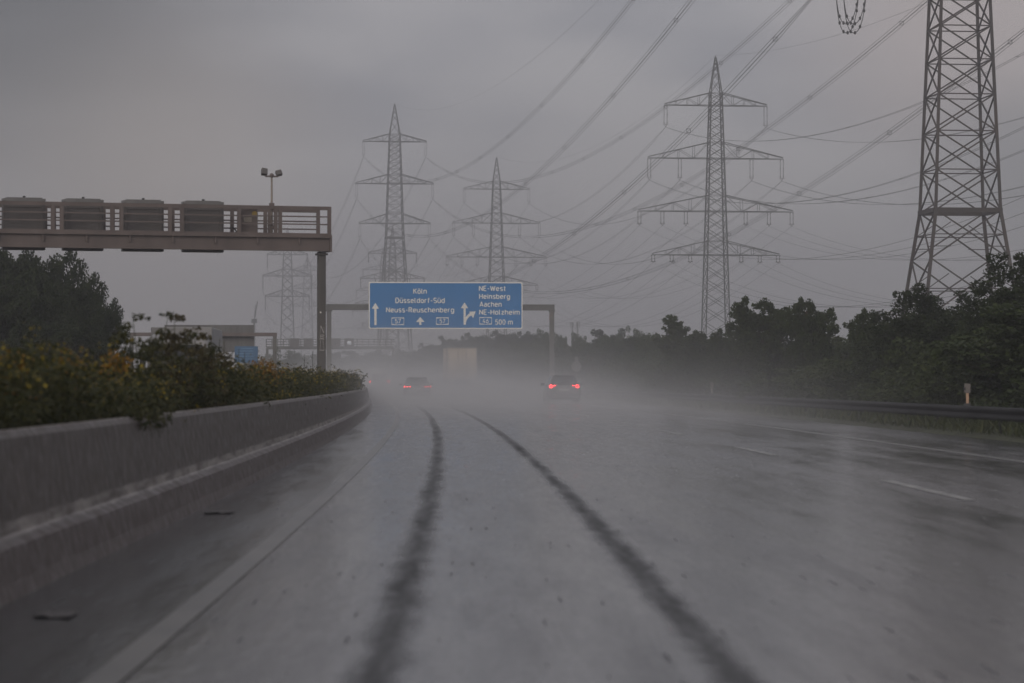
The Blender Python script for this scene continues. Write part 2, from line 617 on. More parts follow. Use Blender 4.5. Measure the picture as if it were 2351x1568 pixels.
# ------------------------------------------------------------------ guard rail
gr = thing('guard_rail', 'grey steel guard rail running along the grass verge on the right', 'guard rail')
w_prof = [(11.60, 0.34), (11.52, 0.37), (11.52, 0.43), (11.58, 0.47), (11.58, 0.50), (11.52, 0.54), (11.52, 0.60), (11.60, 0.635), (11.625, 0.63)]
M_rail = mat('rail_zinc', (0.028, 0.028, 0.029), 0.75, 0.3, 0.5, spec=0.15)
strip('rail', w_prof, 20, 420, 2.0, M_rail, gr, True)
for k in range(100):
    s = 24 + 4 * k
    pb = MB()
    pb.box(road(11.70, s, 0.30), (0.09, 0.12, 0.60))
    pb.build('post', M_rail, gr)

# marker posts on the rail
M_plateb = mat('marker_plate_back', (0.15, 0.132, 0.12), 0.6, 0.15, 3)
for i, (Y, lab) in enumerate(((69.6, 'nearest marker post behind the guard rail, pale plate above an orange strip'),
                              (127.5, 'middle marker post behind the guard rail, with a white stem below its plate'),
                              (179.5, 'farthest faint marker post behind the guard rail, beside the dark hatchback'))):
    c = road(12.02, Y, 0.05)
    t_ = thing('marker_post', lab, 'marker post', c, 0, 'marker posts along the guard rail')
    b_ = MB(); b_.box((0, 0, 0.31), (0.16, 0.12, 0.62)); b_.build('foot', M_chrome, t_, bevel=0.02)
    b_ = MB(); b_.box((0, 0, 0.74), (0.065, 0.06, 0.24)); b_.build('stem', M_orangepost if i == 0 else M_postw, t_, bevel=0.01)
    b_ = MB(); b_.box((-0.005, -0.02, 0.97), (0.15, 0.05, 0.22), Matrix.Rotation(R_(3), 3, 'Y')); b_.build('plate', M_plateb, t_, bevel=0.015)
    b_ = MB(); b_.box((-0.075, -0.02, 0.96), (0.05, 0.08, 0.06)); b_.build('clamp', M_dark, t_)

# ------------------------------------------------------------------ pylons
def lattice(mb, levels, legw, brw, rows=None):
    """levels: list of (z, half width); X bracing on four faces between each"""
    cs = [(-1, -1), (1, -1), (1, 1), (-1, 1)]
    for (z0, a0), (z1, a1) in zip(levels[:-1], levels[1:]):
        q0 = [Vector((x * a0, y * a0, z0)) for x, y in cs]
        q1 = [Vector((x * a1, y * a1, z1)) for x, y in cs]
        for k in range(4):
            mb.bar(q0[k], q1[k], legw, cap=False)
            j = (k + 1) % 4
            mb.bar(q0[k], q1[j], brw, cap=False)
            mb.bar(q0[j], q1[k], brw, cap=False)


def levels_between(z0, a0, z1, a1, ratio=1.05):
    out = [(z0, a0)]
    z = z0
    n = 0
    while z < z1 - 1e-3 and n < 80:
        a = a0 + (a1 - a0) * (z - z0) / (z1 - z0)
        z = z + 2 * a * ratio
        n += 1
        out.append((z, 0))
    k = (z1 - z0) / (out[-1][0] - z0)
    return [(z0 + (zz - z0) * k, a0 + (a1 - a0) * ((zz - z0) * k) / (z1 - z0)) for zz, _ in out]


def crossarm(z, half, body, rise, th, br, nbay=4):
    """a pair of tapered truss arms; bottom chords level, top chords climb to the body"""
    mb = MB()
    for sgn in (-1, 1):
        tip = Vector((sgn * half, 0, z))
        for y in (-1, 1):
            b0 = Vector((sgn * body, y * body, z))
            t0 = Vector((sgn * body * 0.95, y * body * 0.95, z + rise))
            tipy = tip + Vector((0, y * 0.25, 0))
            tipu = tipy + Vector((0, 0, 0.25))
            mb.bar(b0, tipy, th)
            mb.bar(t0, tipu, th)
            for i in range(1, nbay):
                f = i / nbay
                lo, up = b0.lerp(tipy, f), t0.lerp(tipu, f)
                mb.bar(lo, up, br)
                f2 = (i - 1) / nbay
                mb.bar(t0.lerp(tipu, f2) if i % 2 else b0.lerp(tipy, f2), lo if i % 2 else up, br)
        for i in range(nbay + 1):
            f = i / nbay
            a = Vector((sgn * body, -body, z)).lerp(tip + Vector((0, -0.25, 0)), f)
            b = Vector((sgn * body, body, z)).lerp(tip + Vector((0, 0.25, 0)), f)
            mb.bar(a, b, br)
    mb.bar((-body, -body, z), (body, -body, z), th)
    mb.bar((-body, body, z), (body, body, z), th)
    mb.bar((-body, -body, z + rise), (body, -body, z + rise), br)
    mb.bar((-body, body, z + rise), (body, body, z + rise), br)
    return mb


PYL = {}


def pylon(key, label, px, Y, top, waist, base_w, arms, peak_from, rz, legw, brw, material, body_top, group, double=True,
          ins_r=0.05, waist_z=None, waist_w=None, ratio=1.0):
    """arms: (z, half span, rise, [insulator offsets], insulator length)"""
    x = (px - VX) * Y / F
    t_ = thing('pylon', label, 'pylon', (x, Y, 0), rz, group)
    mb = MB()
    zt = arms[0][0] + arms[0][2]
    if waist_z:
        lv = levels_between(0, base_w, waist_z, waist_w, 0.72)
        lv2 = levels_between(waist_z, waist_w, zt, body_top, ratio * 0.62)
        lattice(mb, lv, legw, brw)
        lattice(mb, lv2, legw * 0.9, brw)
        for y in (-1, 1):
            mb.bar((-waist_w, y * waist_w, waist_z), (waist_w, y * waist_w, waist_z), legw * 1.5)
            mb.bar((y * waist_w, -waist_w, waist_z), (y * waist_w, waist_w, waist_z), legw * 1.5)
        for zz, aa in lv2[1:-1]:
            for y in (-1, 1):
                mb.bar((-aa, y * aa, zz), (aa, y * aa, zz), brw * 0.8, cap=False)
                mb.bar((y * aa, -aa, zz), (y * aa, aa, zz), brw * 0.8, cap=False)
        for (z0, a0), (z1, a1) in zip(lv[:-1], lv[1:]):
            zm, am = (z0 + z1) / 2, (a0 + a1) / 2
            for y in (-1, 1):
                mb.bar((-am, y * am, zm), (am, y * am, zm), brw * 0.7, cap=False)
                mb.bar((y * am, -am, zm), (y * am, am, zm), brw * 0.7, cap=False)
                for s_ in (-1, 1):
                    mb.bar((s_ * am * 0.52, y * (a0 + am) / 2, (z0 + zm) / 2), (s_ * (a0 + am) / 2, y * (a0 + am) / 2, (z0 + zm) / 2), brw * 0.55, cap=False)
                    mb.bar((y * (a0 + am) / 2, s_ * am * 0.52, (z0 + zm) / 2), (y * (a0 + am) / 2, s_ * (a0 + am) / 2, (z0 + zm) / 2), brw * 0.55, cap=False)
                    mb.bar((s_ * am * 0.5, y * (a1 + am) / 2, (z1 + zm) / 2), (s_ * am, y * am, zm), brw * 0.55, cap=False)
    else:
        lv = levels_between(0, base_w, zt, body_top, ratio)
        lattice(mb, lv, legw, brw)
    lattice(mb, levels_between(zt, body_top, top - 0.4, 0.12, 1.15), legw * 0.7, brw * 0.8)
    mb.bar((0, 0, top - 0.7), (0, 0, top), legw * 0.7)
    mb.build('lattice_body', material, t_)
    att = []
    rot = Matrix.Rotation(rz, 3, 'Z')
    base = Vector((x, Y, 0))

    def bw(z):
        if waist_z and z > waist_z:
            return waist_w + (body_top - waist_w) * (z - waist_z) / (zt - waist_z)
        if waist_z:
            return base_w + (waist_w - base_w) * z / waist_z
        return base_w + (body_top - base_w) * z / zt
    for (z, half, rise, offs, il) in arms:
        crossarm(z, half, bw(z), rise, legw * 0.62, brw * 0.75, 4 if half > 8 else 3).build('crossarm', material, t_)
        for sgn in (-1, 1):
            for of in offs:
                m2 = MB()
                xx = sgn * of
                if il > 0:
                    for d_ in ((-0.28, 0.28) if double else (0,)):
                        m2.tube([(xx + d_, 0, z), (xx + d_, 0, z - il * 0.86)], ins_r, 5)
                        for k in range(3):
                            m2.tube([(xx + d_, 0, z - il * (0.06 + 0.36 * k)), (xx + d_, 0, z - il * (0.06 + 0.36 * k) - 0.12)], ins_r * 2.0, 6)
                    if double:
                        m2.bar((xx - 0.48, 0, z - il * 0.87), (xx + 0.48, 0, z - il * 0.87), 0.09)
                        m2.bar((xx - 0.2, 0, z - il * 0.9), (xx, 0, z - il), 0.07)
                        m2.bar((xx + 0.2, 0, z - il * 0.9), (xx, 0, z - il), 0.07)
                    else:
                        m2.bar((xx, 0, z - il * 0.86), (xx, 0, z - il), 0.10)
                    m2.build('insulator', M_ceramic, t_)
                att.append((base + rot @ Vector((xx, 0, z - il))))
    att.append(base + Vector((0, 0, top)))
    PYL[key] = att
    return t_


gP = 'lattice power pylons'
armsB = lambda dz: [(50.0 + dz, 9.4, 2.3, [9.2], 4.0), (40.4 + dz, 12.4, 2.9, [12.2, 6.6], 4.0),
                    (30.8 + dz, 14.2, 2.9, [14.0, 9.8, 5.5], 2.6), (22.9 + dz, 11.7, 2.5, [11.5, 8.1, 4.7], 1.4)]
pylon('near', 'huge near lattice pylon beside the right-hand trees, its top beyond the frame', 2206, 250, 71, None, 4.9,
      [(58.5, 10.0, 2.6, [9.8], 0), (46.8, 12.6, 2.9, [12.4], 0), (35.0, 11.2, 2.6, [11.0], 0)], None, R_(5.5), 0.25, 0.115,
      M_rust, 1.0, gP, waist_z=15.4, waist_w=2.75, ratio=1.0)
pylon('mid', 'clear four-armed pylon rising above the trees right of the blue sign', 1644, 540, 60.2, None, 2.5, armsB(1.1),
      None, R_(6.5), 0.20, 0.085, M_lattice, 1.0, gP, ratio=0.62)
pylon('third', 'four-armed pylon standing directly behind the middle of the blue sign', 1140, 843, 64.6, None, 3.1, armsB(5.4),
      None, R_(6.5), 0.22, 0.10, M_lattice, 1.0, gP, ratio=0.62)
pylon('tall', 'tallest three-armed pylon behind the left end of the blue sign', 906, 900, 84.9, None, 5.6,
      [(73.4, 9.65, 2.3, [9.4], 4.6), (60.7, 11.8, 2.8, [11.5], 4.6), (48.7, 10.8, 2.9, [10.5], 4.6)], None, R_(7), 0.34, 0.13,
      M_lattice, 1.55, gP, waist_z=44.4, waist_w=2.6, ratio=0.85)
pylon('far_left', 'hazy three-armed pylon seen under the left gantry beam, in front of a fainter one', 660, 1200, 62.7, None, 3.2,
      [(52.0, 8.2, 2.6, [8.0], 6.5), (43.4, 10.0, 2.8, [9.8], 6.5), (35.2, 9.0, 2.6, [8.8], 6.5)], None, R_(4), 0.50, 0.26,
      M_lattice, 1.5, gP, double=False, ins_r=0.20, ratio=0.9)
pylon('far_left_b', 'faintest pylon close beside the left gantry post, half hidden by the hazy pylon', 706, 1560, 66, None, 3.6,
      [(59.0, 8.4, 2.6, [8.2], 6.0), (49.6, 10.0, 2.8, [9.8], 6.0), (40.3, 9.2, 2.6, [9.0], 6.0)], None, R_(4), 0.48, 0.24,
      M_lattice, 1.6, gP, double=False, ins_r=0.22, ratio=0.95)
pylon('far_mid', 'pale pylon whose arms show low behind the tallest pylon, just above the sign', 901, 1146, 61.0, None, 3.0,
      armsB(0.2), None, R_(6), 0.42, 0.2, M_lattice, 1.0, gP, double=False, ins_r=0.2, ratio=0.7)
pylon('far_mid_b', 'pale distant pylon peeping out left of the tallest pylon above the sign edge', 879, 1380, 63.0, None, 3.0,
      armsB(2.6), None, R_(6), 0.44, 0.2, M_lattice, 1.1, gP, double=False, ins_r=0.2, ratio=0.75)

# next pylon of the four-armed line, beyond the right edge of the photograph: only its wire ends are needed
rotB = Matrix.Rotation(R_(7), 3, 'Z')
offB = Vector((80.6, 237, 0))
att = []
for (z, half, rise, offs, il) in armsB(1.1):
    for sgn in (-1, 1):
        for of in offs:
            att.append(offB + rotB @ Vector((sgn * of, 0, z - il)))
att.append(offB + Vector((0, 0, 60)))
PYL['beyond_right'] = att


def wire_run(label, a, b, sag, subs, r, group, spacers=0, n=44):
    mb = MB()
    d = (b - a)
    side = Vector((d.y, -d.x, 0)).normalized()
    offs = {1: [(0, 0)], 2: [(-0.2, 0), (0.2, 0)], 3: [(-0.22, -0.2), (0.22, -0.2), (0, 0.2)],
            4: [(-0.2, -0.2), (0.2, -0.2), (0.2, 0.2), (-0.2, 0.2)]}[subs]

    def pt(f, ox=0, oz=0):
        k = min(1.0, f * 25, (1 - f) * 25)
        return a.lerp(b, f) + Vector((0, 0, -4 * sag * f * (1 - f))) + (side * ox + Vector((0, 0, oz))) * k
    for ox, oz in offs:
        mb.tube([pt(i / n, ox, oz) for i in range(n + 1)], r, 3, False)
    if subs > 1:
        for k in range(spacers):
            f = (k + 0.5) / spacers
            ps = [pt(f, ox, oz) for ox, oz in offs]
            for i in range(len(ps)):
                mb.bar(ps[i], ps[(i + 1) % len(ps)], 0.05)
    o = mb.build('overhead_line', M_wire)
    return tag(o, label, 'power line', group)


gW = 'overhead conductors between the pylons'
# order of attachment: per arm left offsets (outer to inner) then right
names6 = [('top', 'left'), ('top', 'right'), ('middle', 'left'), ('middle', 'right'), ('lowest', 'left'), ('lowest', 'right')]
for i, (lv_, sd_) in enumerate(names6):
    wire_run(f'bundled cable from huge near pylon to {sd_} tip of tallest pylon\'s {lv_} arm',
             PYL['near'][i], PYL['tall'][i], 21.0, 4, 0.022, gW, 14, 60)
wire_run('thin earth wire from the huge near pylon to the peak of the tallest pylon', PYL['near'][6], PYL['tall'][6], 17, 1, 0.02, gW, 0, 60)
namesB = []
for arm_, k_ in (('top', 1), ('second', 2), ('third', 3), ('lowest', 3)):
    for sd_ in ('left', 'right'):
        for q in range(k_):
            namesB.append((arm_, sd_, ['outer', 'second', 'inner'][q] if k_ == 3 else (['outer', 'inner'][q] if k_ == 2 else 'end')))
for i, (arm_, sd_, q) in enumerate(namesB):
    sub = 2 if arm_ in ('top', 'second') else 1
    wire_run(f'cable from clear right-hand pylon, {arm_} arm, {q} {sd_} insulator, to frame edge',
             PYL['mid'][i], PYL['beyond_right'][i], 11.5, sub, 0.026, gW, 8)
    wire_run(f'cable linking {q} {sd_} {arm_}-arm insulators of the clear pylon and pylon behind sign',
             PYL['mid'][i], PYL['third'][i], 11.0, sub, 0.026, gW, 0)
    wire_run(f'faint cable from pylon behind sign, {arm_} arm, {q} {sd_} insulator, into haze',
             PYL['third'][i], PYL['far_mid'][i], 11.0, 1, 0.035, gW, 0, 30)
wire_run('thin earth wire from the clear right-hand pylon\'s peak to the right frame edge', PYL['mid'][-1], PYL['beyond_right'][-1], 8, 1, 0.02, gW)
wire_run('thin earth wire between the peaks of the clear pylon and the one behind the sign', PYL['mid'][-1], PYL['third'][-1], 8, 1, 0.022, gW)
for i, (lv_, sd_) in enumerate(names6):
    wire_run(f'hazy cable falling left from {sd_} tip of tallest pylon\'s {lv_} arm', PYL['tall'][i], PYL['far_left'][i], 15, 2, 0.045, gW, 0, 30)
    wire_run(f'faint cable from {sd_} tip of {lv_} arm of hazy pylon under gantry', PYL['far_left'][i], PYL['far_left_b'][i], 13, 1, 0.05, gW, 0, 20)

# jumper loop and tension clamps under the near pylon's low arm
arm_tip = PYL['near'][4]
lp = MB()
c0 = Vector((arm_tip.x, arm_tip.y, 0))
j0 = P(1929, -22, 250)
j1 = P(1985, -30, 250)
for ox, oz in ((-0.3, 0.0), (0.32, 0.0), (-0.3, 0.9), (0.32, 0.9)):
    pts = []
    for i in range(49):
        f = i / 48
        h = 33.55 - 3.1 + oz * 0.85
        z = h + (j0.z - h) * (abs(f * 2 - 1) ** 2.1) if f < 0.5 else h + (j1.z + 1.5 - h) * (abs(f * 2 - 1) ** 2.1)
        pts.append(Vector((j0.x + (j1.x - j0.x) * f + ox, 250 + 1.2 * math.sin(f * 6), z)))
    lp.tube(pts, 0.035, 5)
    for k in (11, 18, 24, 31, 38):
        lp.ball(pts[k], 0.11, 6, 4, (1, 1, 1.5))
lpo = lp.build('jumper_loop', M_wire)
tag(lpo, 'hanging loop of four dark jumper cables at the top edge beside the near pylon', 'jumper cable')

# ------------------------------------------------------------------ left gantry (back of the variable signs)
def arc(cx, cy, rx, ry, a0, a1, n=10):
    return [(cx + rx * math.cos(R_(a0 + (a1 - a0) * i / n)), cy + ry * math.sin(R_(a0 + (a1 - a0) * i / n))) for i in range(n + 1)]


XH = 0.72
_bowl = arc(0.25, 0.36, 0.25, 0.36, 0, 360, 18)
_arch = [(0.0, 0.0), (0.0, 0.72)]
GLYPH = {   # strokes of a plain engineering alphabet: capitals 1 high, small letters 0.72
    'K': (0.56, [[(0, 0), (0, 1)], [(0.54, 1), (0.02, 0.42)], [(0.20, 0.62), (0.56, 0)]]),
    'D': (0.56, [[(0, 0), (0, 1), (0.24, 1)] + arc(0.24, 0.5, 0.32, 0.5, 90, -90, 10) + [(0, 0)]]),
    'N': (0.58, [[(0, 0), (0, 1), (0.58, 0), (0.58, 1)]]),
    'R': (0.54, [[(0, 0), (0, 1), (0.28, 1)] + arc(0.28, 0.74, 0.24, 0.26, 90, -90, 8) + [(0, 0.48)], [(0.26, 0.48), (0.54, 0)]]),
    'E': (0.46, [[(0.46, 1), (0, 1), (0, 0), (0.46, 0)], [(0, 0.52), (0.40, 0.52)]]),
    'W': (0.84, [[(0, 1), (0.20, 0), (0.42, 0.9), (0.64, 0), (0.84, 1)]]),
    'H': (0.56, [[(0, 0), (0, 1)], [(0.56, 0), (0.56, 1)], [(0, 0.52), (0.56, 0.52)]]),
    'A': (0.62, [[(0, 0), (0.31, 1), (0.62, 0)], [(0.12, 0.30), (0.50, 0.30)]]),
    'S': (0.54, [arc(0.27, 0.74, 0.26, 0.26, 30, 270, 10)[:-1] + arc(0.27, 0.25, 0.27, 0.25, 90, -150, 10)]),
    'n': (0.48, [_arch, [(0, 0.46)] + arc(0.25, 0.47, 0.23, 0.25, 150, 0, 8) + [(0.48, 0)]]),
    'u': (0.48, [[(0.48, 0), (0.48, 0.72)], [(0, 0.72), (0, 0.26)] + arc(0.23, 0.25, 0.23, 0.25, 180, 330, 8)]),
    'h': (0.48, [[(0, 0), (0, 1)], [(0, 0.46)] + arc(0.25, 0.47, 0.23, 0.25, 150, 0, 8) + [(0.48, 0)]]),
    'm': (0.82, [_arch, [(0, 0.5)] + arc(0.21, 0.50, 0.20, 0.22, 150, 0, 8) + [(0.41, 0)], [(0.41, 0.5)] + arc(0.62, 0.50, 0.20, 0.22, 150, 0, 8) + [(0.82, 0)]]),
    'r': (0.30, [_arch, [(0, 0.46)] + arc(0.22, 0.47, 0.22, 0.25, 150, 70, 6)]),
    'o': (0.50, [_bowl]), 'e': (0.50, [[(0.01, 0.38), (0.5, 0.38)] + arc(0.25, 0.36, 0.25, 0.36, 4, 318, 16)]),
    'c': (0.44, [arc(0.25, 0.36, 0.25, 0.36, 48, 312, 14)]),
    'a': (0.46, [[(0.46, 0), (0.46, 0.46)] + arc(0.25, 0.48, 0.21, 0.24, 0, 145, 8), [(0.46, 0.42), (0.20, 0.42)] + arc(0.20, 0.21, 0.20, 0.21, 90, 270, 8) + [(0.30, 0.0), (0.46, 0.10)]]),
    's': (0.42, [arc(0.21, 0.54, 0.20, 0.18, 35, 265, 8)[:-1] + arc(0.21, 0.18, 0.21, 0.18, 85, -150, 8)]),
    'd': (0.50, [[(0.5, 0), (0.5, 1)], _bowl]), 'b': (0.50, [[(0, 0), (0, 1)], _bowl]),
    'g': (0.50, [_bowl, [(0.5, 0.72), (0.5, -0.06)] + arc(0.25, -0.06, 0.25, 0.22, 0, -150, 8)]),
    'l': (0.16, [[(0, 1), (0, 0.14), (0.05, 0.03), (0.16, 0)]]), 'i': (0.06, [[(0.03, 0), (0.03, 0.72)], [(0.03, 0.88), (0.03, 1.02)]]),
    'f': (0.34, [[(0.12, 0), (0.12, 0.78)] + arc(0.30, 0.80, 0.18, 0.20, 180, 90, 6), [(0, 0.70), (0.32, 0.70)]]),
    't': (0.32, [[(0.12, 0.95), (0.12, 0.18)] + arc(0.28, 0.17, 0.16, 0.17, 180, 270, 5), [(0, 0.70), (0.30, 0.70)]]),
    'z': (0.42, [[(0, 0.68), (0.42, 0.68), (0, 0.04), (0.42, 0.04)]]), '-': (0.30, [[(0, 0.42), (0.30, 0.42)]]), ' ': (0.18, []),
    '0': (0.50, [arc(0.25, 0.5, 0.25, 0.5, 0, 360, 20)]), '1': (0.24, [[(0, 0.78), (0.22, 1), (0.22, 0)]]),
    '4': (0.54, [[(0.30, 1), (0, 0.28), (0.54, 0.28)], [(0.36, 0.55), (0.36, 0)]]),
    '5': (0.50, [[(0.46, 1), (0.08, 1), (0.05, 0.52)] + arc(0.24, 0.32, 0.26, 0.32, 125, -150, 12)]),
    '6': (0.50, [[(0.36, 1), (0.05, 0.48)] + arc(0.25, 0.30, 0.25, 0.30, 150, -200, 16)]), '7': (0.50, [[(0, 1), (0.5, 1), (0.16, 0)]]),
}
for base_, uml in (('o', 'ö'), ('u', 'ü')):
    w_, st_ = GLYPH[base_]
    GLYPH[uml] = (w_, st_ + [[(0.12, 0.90), (0.12, 1.04)], [(0.36, 0.90), (0.36, 1.04)]])


def text_mesh(body, target_w, cap_h, bold=False):
    """the words as flat ribbons, fitted to a width and a capital height"""
    sw = 0.18 if bold else 0.15
    vs, fs = [], []
    x = 0.0
    lay = 0
    for ch in body:
        w_, strokes = GLYPH[ch]
        runs = []
        for st in strokes:
            run = [Vector(st[0])]
            for q in range(1, len(st)):
                p = Vector(st[q])
                if (p - run[-1]).length < 1e-5:
                    continue
                if len(run) > 1 and (p - run[-1]).normalized().dot((run[-1] - run[-2]).normalized()) < 0.55:
                    runs.append(run)
                    run = [run[-1]]
                run.append(p)
            runs.append(run)
        for pts in runs:
            n0 = len(vs)
            for q, p in enumerate(pts):
                d0 = (p - pts[q - 1]).normalized() if q else (pts[1] - p).normalized()
                d1 = (pts[q + 1] - p).normalized() if q < len(pts) - 1 else d0
                nrm = Vector((-(d0.y + d1.y), d0.x + d1.x))
                nrm = nrm.normalized() if nrm.length > 1e-4 else Vector((-d0.y, d0.x))
                k_ = sw / 2 / max(0.45, nrm.dot(Vector((-d0.y, d0.x))))
                vs += [(x + p.x + nrm.x * k_, p.y + nrm.y * k_, lay), (x + p.x - nrm.x * k_, p.y - nrm.y * k_, lay)]
            fs += [(n0 + 2 * q, n0 + 2 * q + 1, n0 + 2 * q + 3, n0 + 2 * q + 2) for q in range(len(pts) - 1)]
            lay = (lay + 1) % 6
        x += w_ + 0.20 + (sw - 0.125)
    vs = np.array(vs, float)
    x0, x1 = vs[:, 0].min(), vs[:, 0].max()
    vs[:, 0] = (vs[:, 0] - x0) * (target_w / (x1 - x0))
    vs[:, 1] *= cap_h
    vs[:, 2] *= -0.0006
    return vs, fs


GY, GROT = 95.0, R_(17)
ge = P(757, 560, GY)                      # right end of the bridge
gl = thing('sign_gantry', 'brown walkway gantry with four display backs spanning the top left', 'gantry', (ge.x, ge.y, 0), GROT)
k = GY / F


def gz(y):
    return CAM_H + (VY - y) * k


def gx(px):          # along the bridge, negative to the left, allowing for the bridge coming nearer on the left
    u = (px - 757) * k
    return u / (math.cos(GROT) + math.sin(GROT) * (757 - VX + (px - 757)) / F * -1 * -1) if False else u / math.cos(GROT) * (1 - 0.036 * (757 - px) / 760 * 1.0)


LEN = 19.0
b_ = MB()
b_.box((-LEN / 2, 0, (gz(545) + gz(577)) / 2), (LEN, 0.42, gz(545) - gz(577)))
b_.box((-LEN / 2, -0.26, gz(544)), (LEN, 0.10, 0.10))
b_.box((-LEN / 2, -0.23, gz(576)), (LEN, 0.06, 0.05))
for px in (875 / 1.0, ):
    pass
for xx in np.arange(-LEN + 0.4, 0, 1.35):
    b_.box((xx, -0.245, (gz(548) + gz(563)) / 2), (0.05, 0.07, gz(548) - gz(563)))
b_.box((-0.03, 0, (gz(543) + gz(579)) / 2), (0.07, 0.58, gz(543) - gz(579)))
b_.build('beam', M_beam, gl)
b_ = MB()
b_.box((-LEN / 2, 0.7, gz(543)), (LEN, 1.2, 0.06))
b_.build('walkway', M_beam, gl)
for yy, nm in ((-0.18, 'railing'), (1.3, 'railing')):
    b_ = MB()
    b_.box((-LEN / 2, yy, gz(479.5)), (LEN, 0.05, 0.115))
    for c_ in ((499, 516.5) if yy < 0 else (504.5, 522.5)):
        b_.bar((-LEN, yy, gz(c_)), (0, yy, gz(c_)), 0.035, 0.042)
    b_.box((-LEN / 2, yy, gz(540.5)), (LEN, 0.05, 0.10))
    posts = [-0.06, gx(642), gx(632), gx(549) if yy < 0 else gx(556), gx(420), gx(393), gx(283), gx(262), gx(148), gx(128), gx(-6), gx(-60), gx(-120), gx(-180), gx(-240)]
    for xx in posts:
        b_.box((xx, yy, (gz(479) + gz(543)) / 2), (0.115, 0.07, gz(479) - gz(543)))
    b_.build(nm, M_beam, gl)
b_ = MB()
b_.box((gx(739.5), 0.06, gz(578) / 2 - 0.3), (0.235, 0.24, gz(578) + 0.6))
b_.box((gx(739.5), 0.06, gz(584)), (0.34, 0.36, 0.06))
post = b_.build('post', M_post, gl, bevel=0.012)
b_ = MB()
b_.box((-LEN + 0.3, 0.06, gz(578) / 2 - 0.3), (0.235, 0.24, gz(578) + 0.6))
b_.build('post', M_post, gl, bevel=0.012)
for q, (l, r) in enumerate(((20, 117), (157, 249), (293, 386), (430, 522))):
    xl, xr = gx(l), gx(r)
    w_ = xr - xl
    xc = (xl + xr) / 2
    d_ = thing('display_sign', ['back of a dark display box on the gantry, leftmost of four', 'back of a dark display box on the gantry, second from the left edge',
                                'back of a dark display box on the gantry, third from the left edge', 'back of a dark display box on the gantry, next to the small cabinet'][q],
               'display sign', gl.matrix_world.translation, 0, 'display boxes on the walkway gantry')
    d_.location = gl.location + Matrix.Rotation(GROT, 3, 'Z') @ Vector((xc, 0.45, gz(582)))
    d_.rotation_euler = (0, 0, GROT)
    hh = gz(470) - gz(582)
    b_ = MB(); b_.box((0, 0, hh / 2), (w_, 0.34, hh)); b_.build('housing', M_box, d_, bevel=0.02)
    b_ = MB()
    for xx in (-0.5, 0.5):
        b_.box((xx * (w_ - 0.2), -0.185, hh / 2), (0.07, 0.03, hh * 0.9))
    for zz in (0.42, 0.62, 0.86):
        b_.box((0, -0.18, hh * zz), (w_ * 0.78, 0.02, 0.03))
    b_.build('rear_frame', M_box, d_)
    b_ = MB()
    b_.box((0, 0, hh + 0.015), (w_ * 0.84, 0.36, 0.11))
    b_.box((-w_ * 0.46, 0, hh + 0.005), (w_ * 0.08, 0.36, 0.07))
    b_.box((w_ * 0.46, 0, hh + 0.005), (w_ * 0.08, 0.36, 0.07))
    b_.build('top_cover', M_boxtop, d_)
    b_ = MB(); b_.box((0, -0.1, hh + 0.09), (0.07, 0.1, 0.06)); b_.build('lifting_lug', M_dark, d_)

def on_gantry(name, label, cat, px, y_off, zz):
    o = thing(name, label, cat, gl.location + Matrix.Rotation(GROT, 3, 'Z') @ Vector((gx(px), y_off, zz)), GROT)
    return o


cab = on_gantry('control_cabinet', 'small brown control cabinet with a yellow sticker on the gantry walkway', 'cabinet', 575, 0.25, gz(541))
b_ = MB(); b_.box((0, 0, 0.42), (0.60, 0.32, 0.84)); b_.build('housing', M_beam, cab, bevel=0.02)
b_ = MB(); b_.tube([(0.19, -0.165, 0.66), (0.19, -0.175, 0.66)], 0.085, 16); b_.build('round_sticker', mat('yellow_sticker', (0.35, 0.24, 0.06), 0.5), cab)
b_ = MB(); b_.box((-0.03, -0.168, 0.47), (0.25, 0.012, 0.15)); b_.build('label_plate', mat('label_sheet', (0.33, 0.29, 0.24), 0.5), cab)
b_ = MB(); b_.tube([(-0.33, 0, 0.0), (-0.36, 0, 0.1), (-0.42, 0, 0.19), (-0.5, 0, 0.24)], 0.025, 6); b_.build('cable', M_dark, cab)

lam = on_gantry('floodlight_mast', 'slim mast carrying two small floodlights above the gantry railing', 'light mast', 625, -0.05, gz(541))
hm = gz(408) - gz(541)
b_ = MB(); b_.tube([(0, 0, 0), (0, 0, hm)], [0.04, 0.03], 10); b_.build('pole', mat('mast_paint', (0.24, 0.20, 0.17), 0.5), lam, True)
b_ = MB(); b_.bar((-0.21, 0, hm), (0.21, 0, hm), 0.05); b_.ball((0, 0, hm + 0.03), 0.075, 10, 6); b_.bar((-0.2, 0, hm), (-0.2, 0, hm + 0.08), 0.03); b_.bar((0.2, 0, hm), (0.2, 0, hm + 0.06), 0.03)
b_.build('crossbar', M_beam, lam)
b_ = MB()
for zz in (0.25, 0.95):
    b_.box((0, 0.0, zz), (0.14, 0.14, 0.1))
b_.build('clamp', M_beam, lam)
for sgn, tilt in ((-1, 8), (1, -14)):
    b_ = MB()
    r_ = Matrix.Rotation(R_(tilt), 3, 'Y') @ Matrix.Rotation(R_(-28), 3, 'X')
    b_.box(Vector((sgn * 0.235, 0.02, hm + (0.14 if sgn < 0 else 0.11))), (0.19, 0.14, 0.22 if sgn < 0 else 0.17), r_)
    b_.build('floodlight', M_box, lam, bevel=0.015)

# graffiti on the gantry post
gm = MB()
M_spray = mat('white_spray_paint', (0.55, 0.52, 0.50), 0.6, 0.2, 6)
pxc = gx(739.5)


def gpt(px, y):
    return Vector((pxc + (px - 739.5) * k, 0.06 - 0.128, gz(y)))


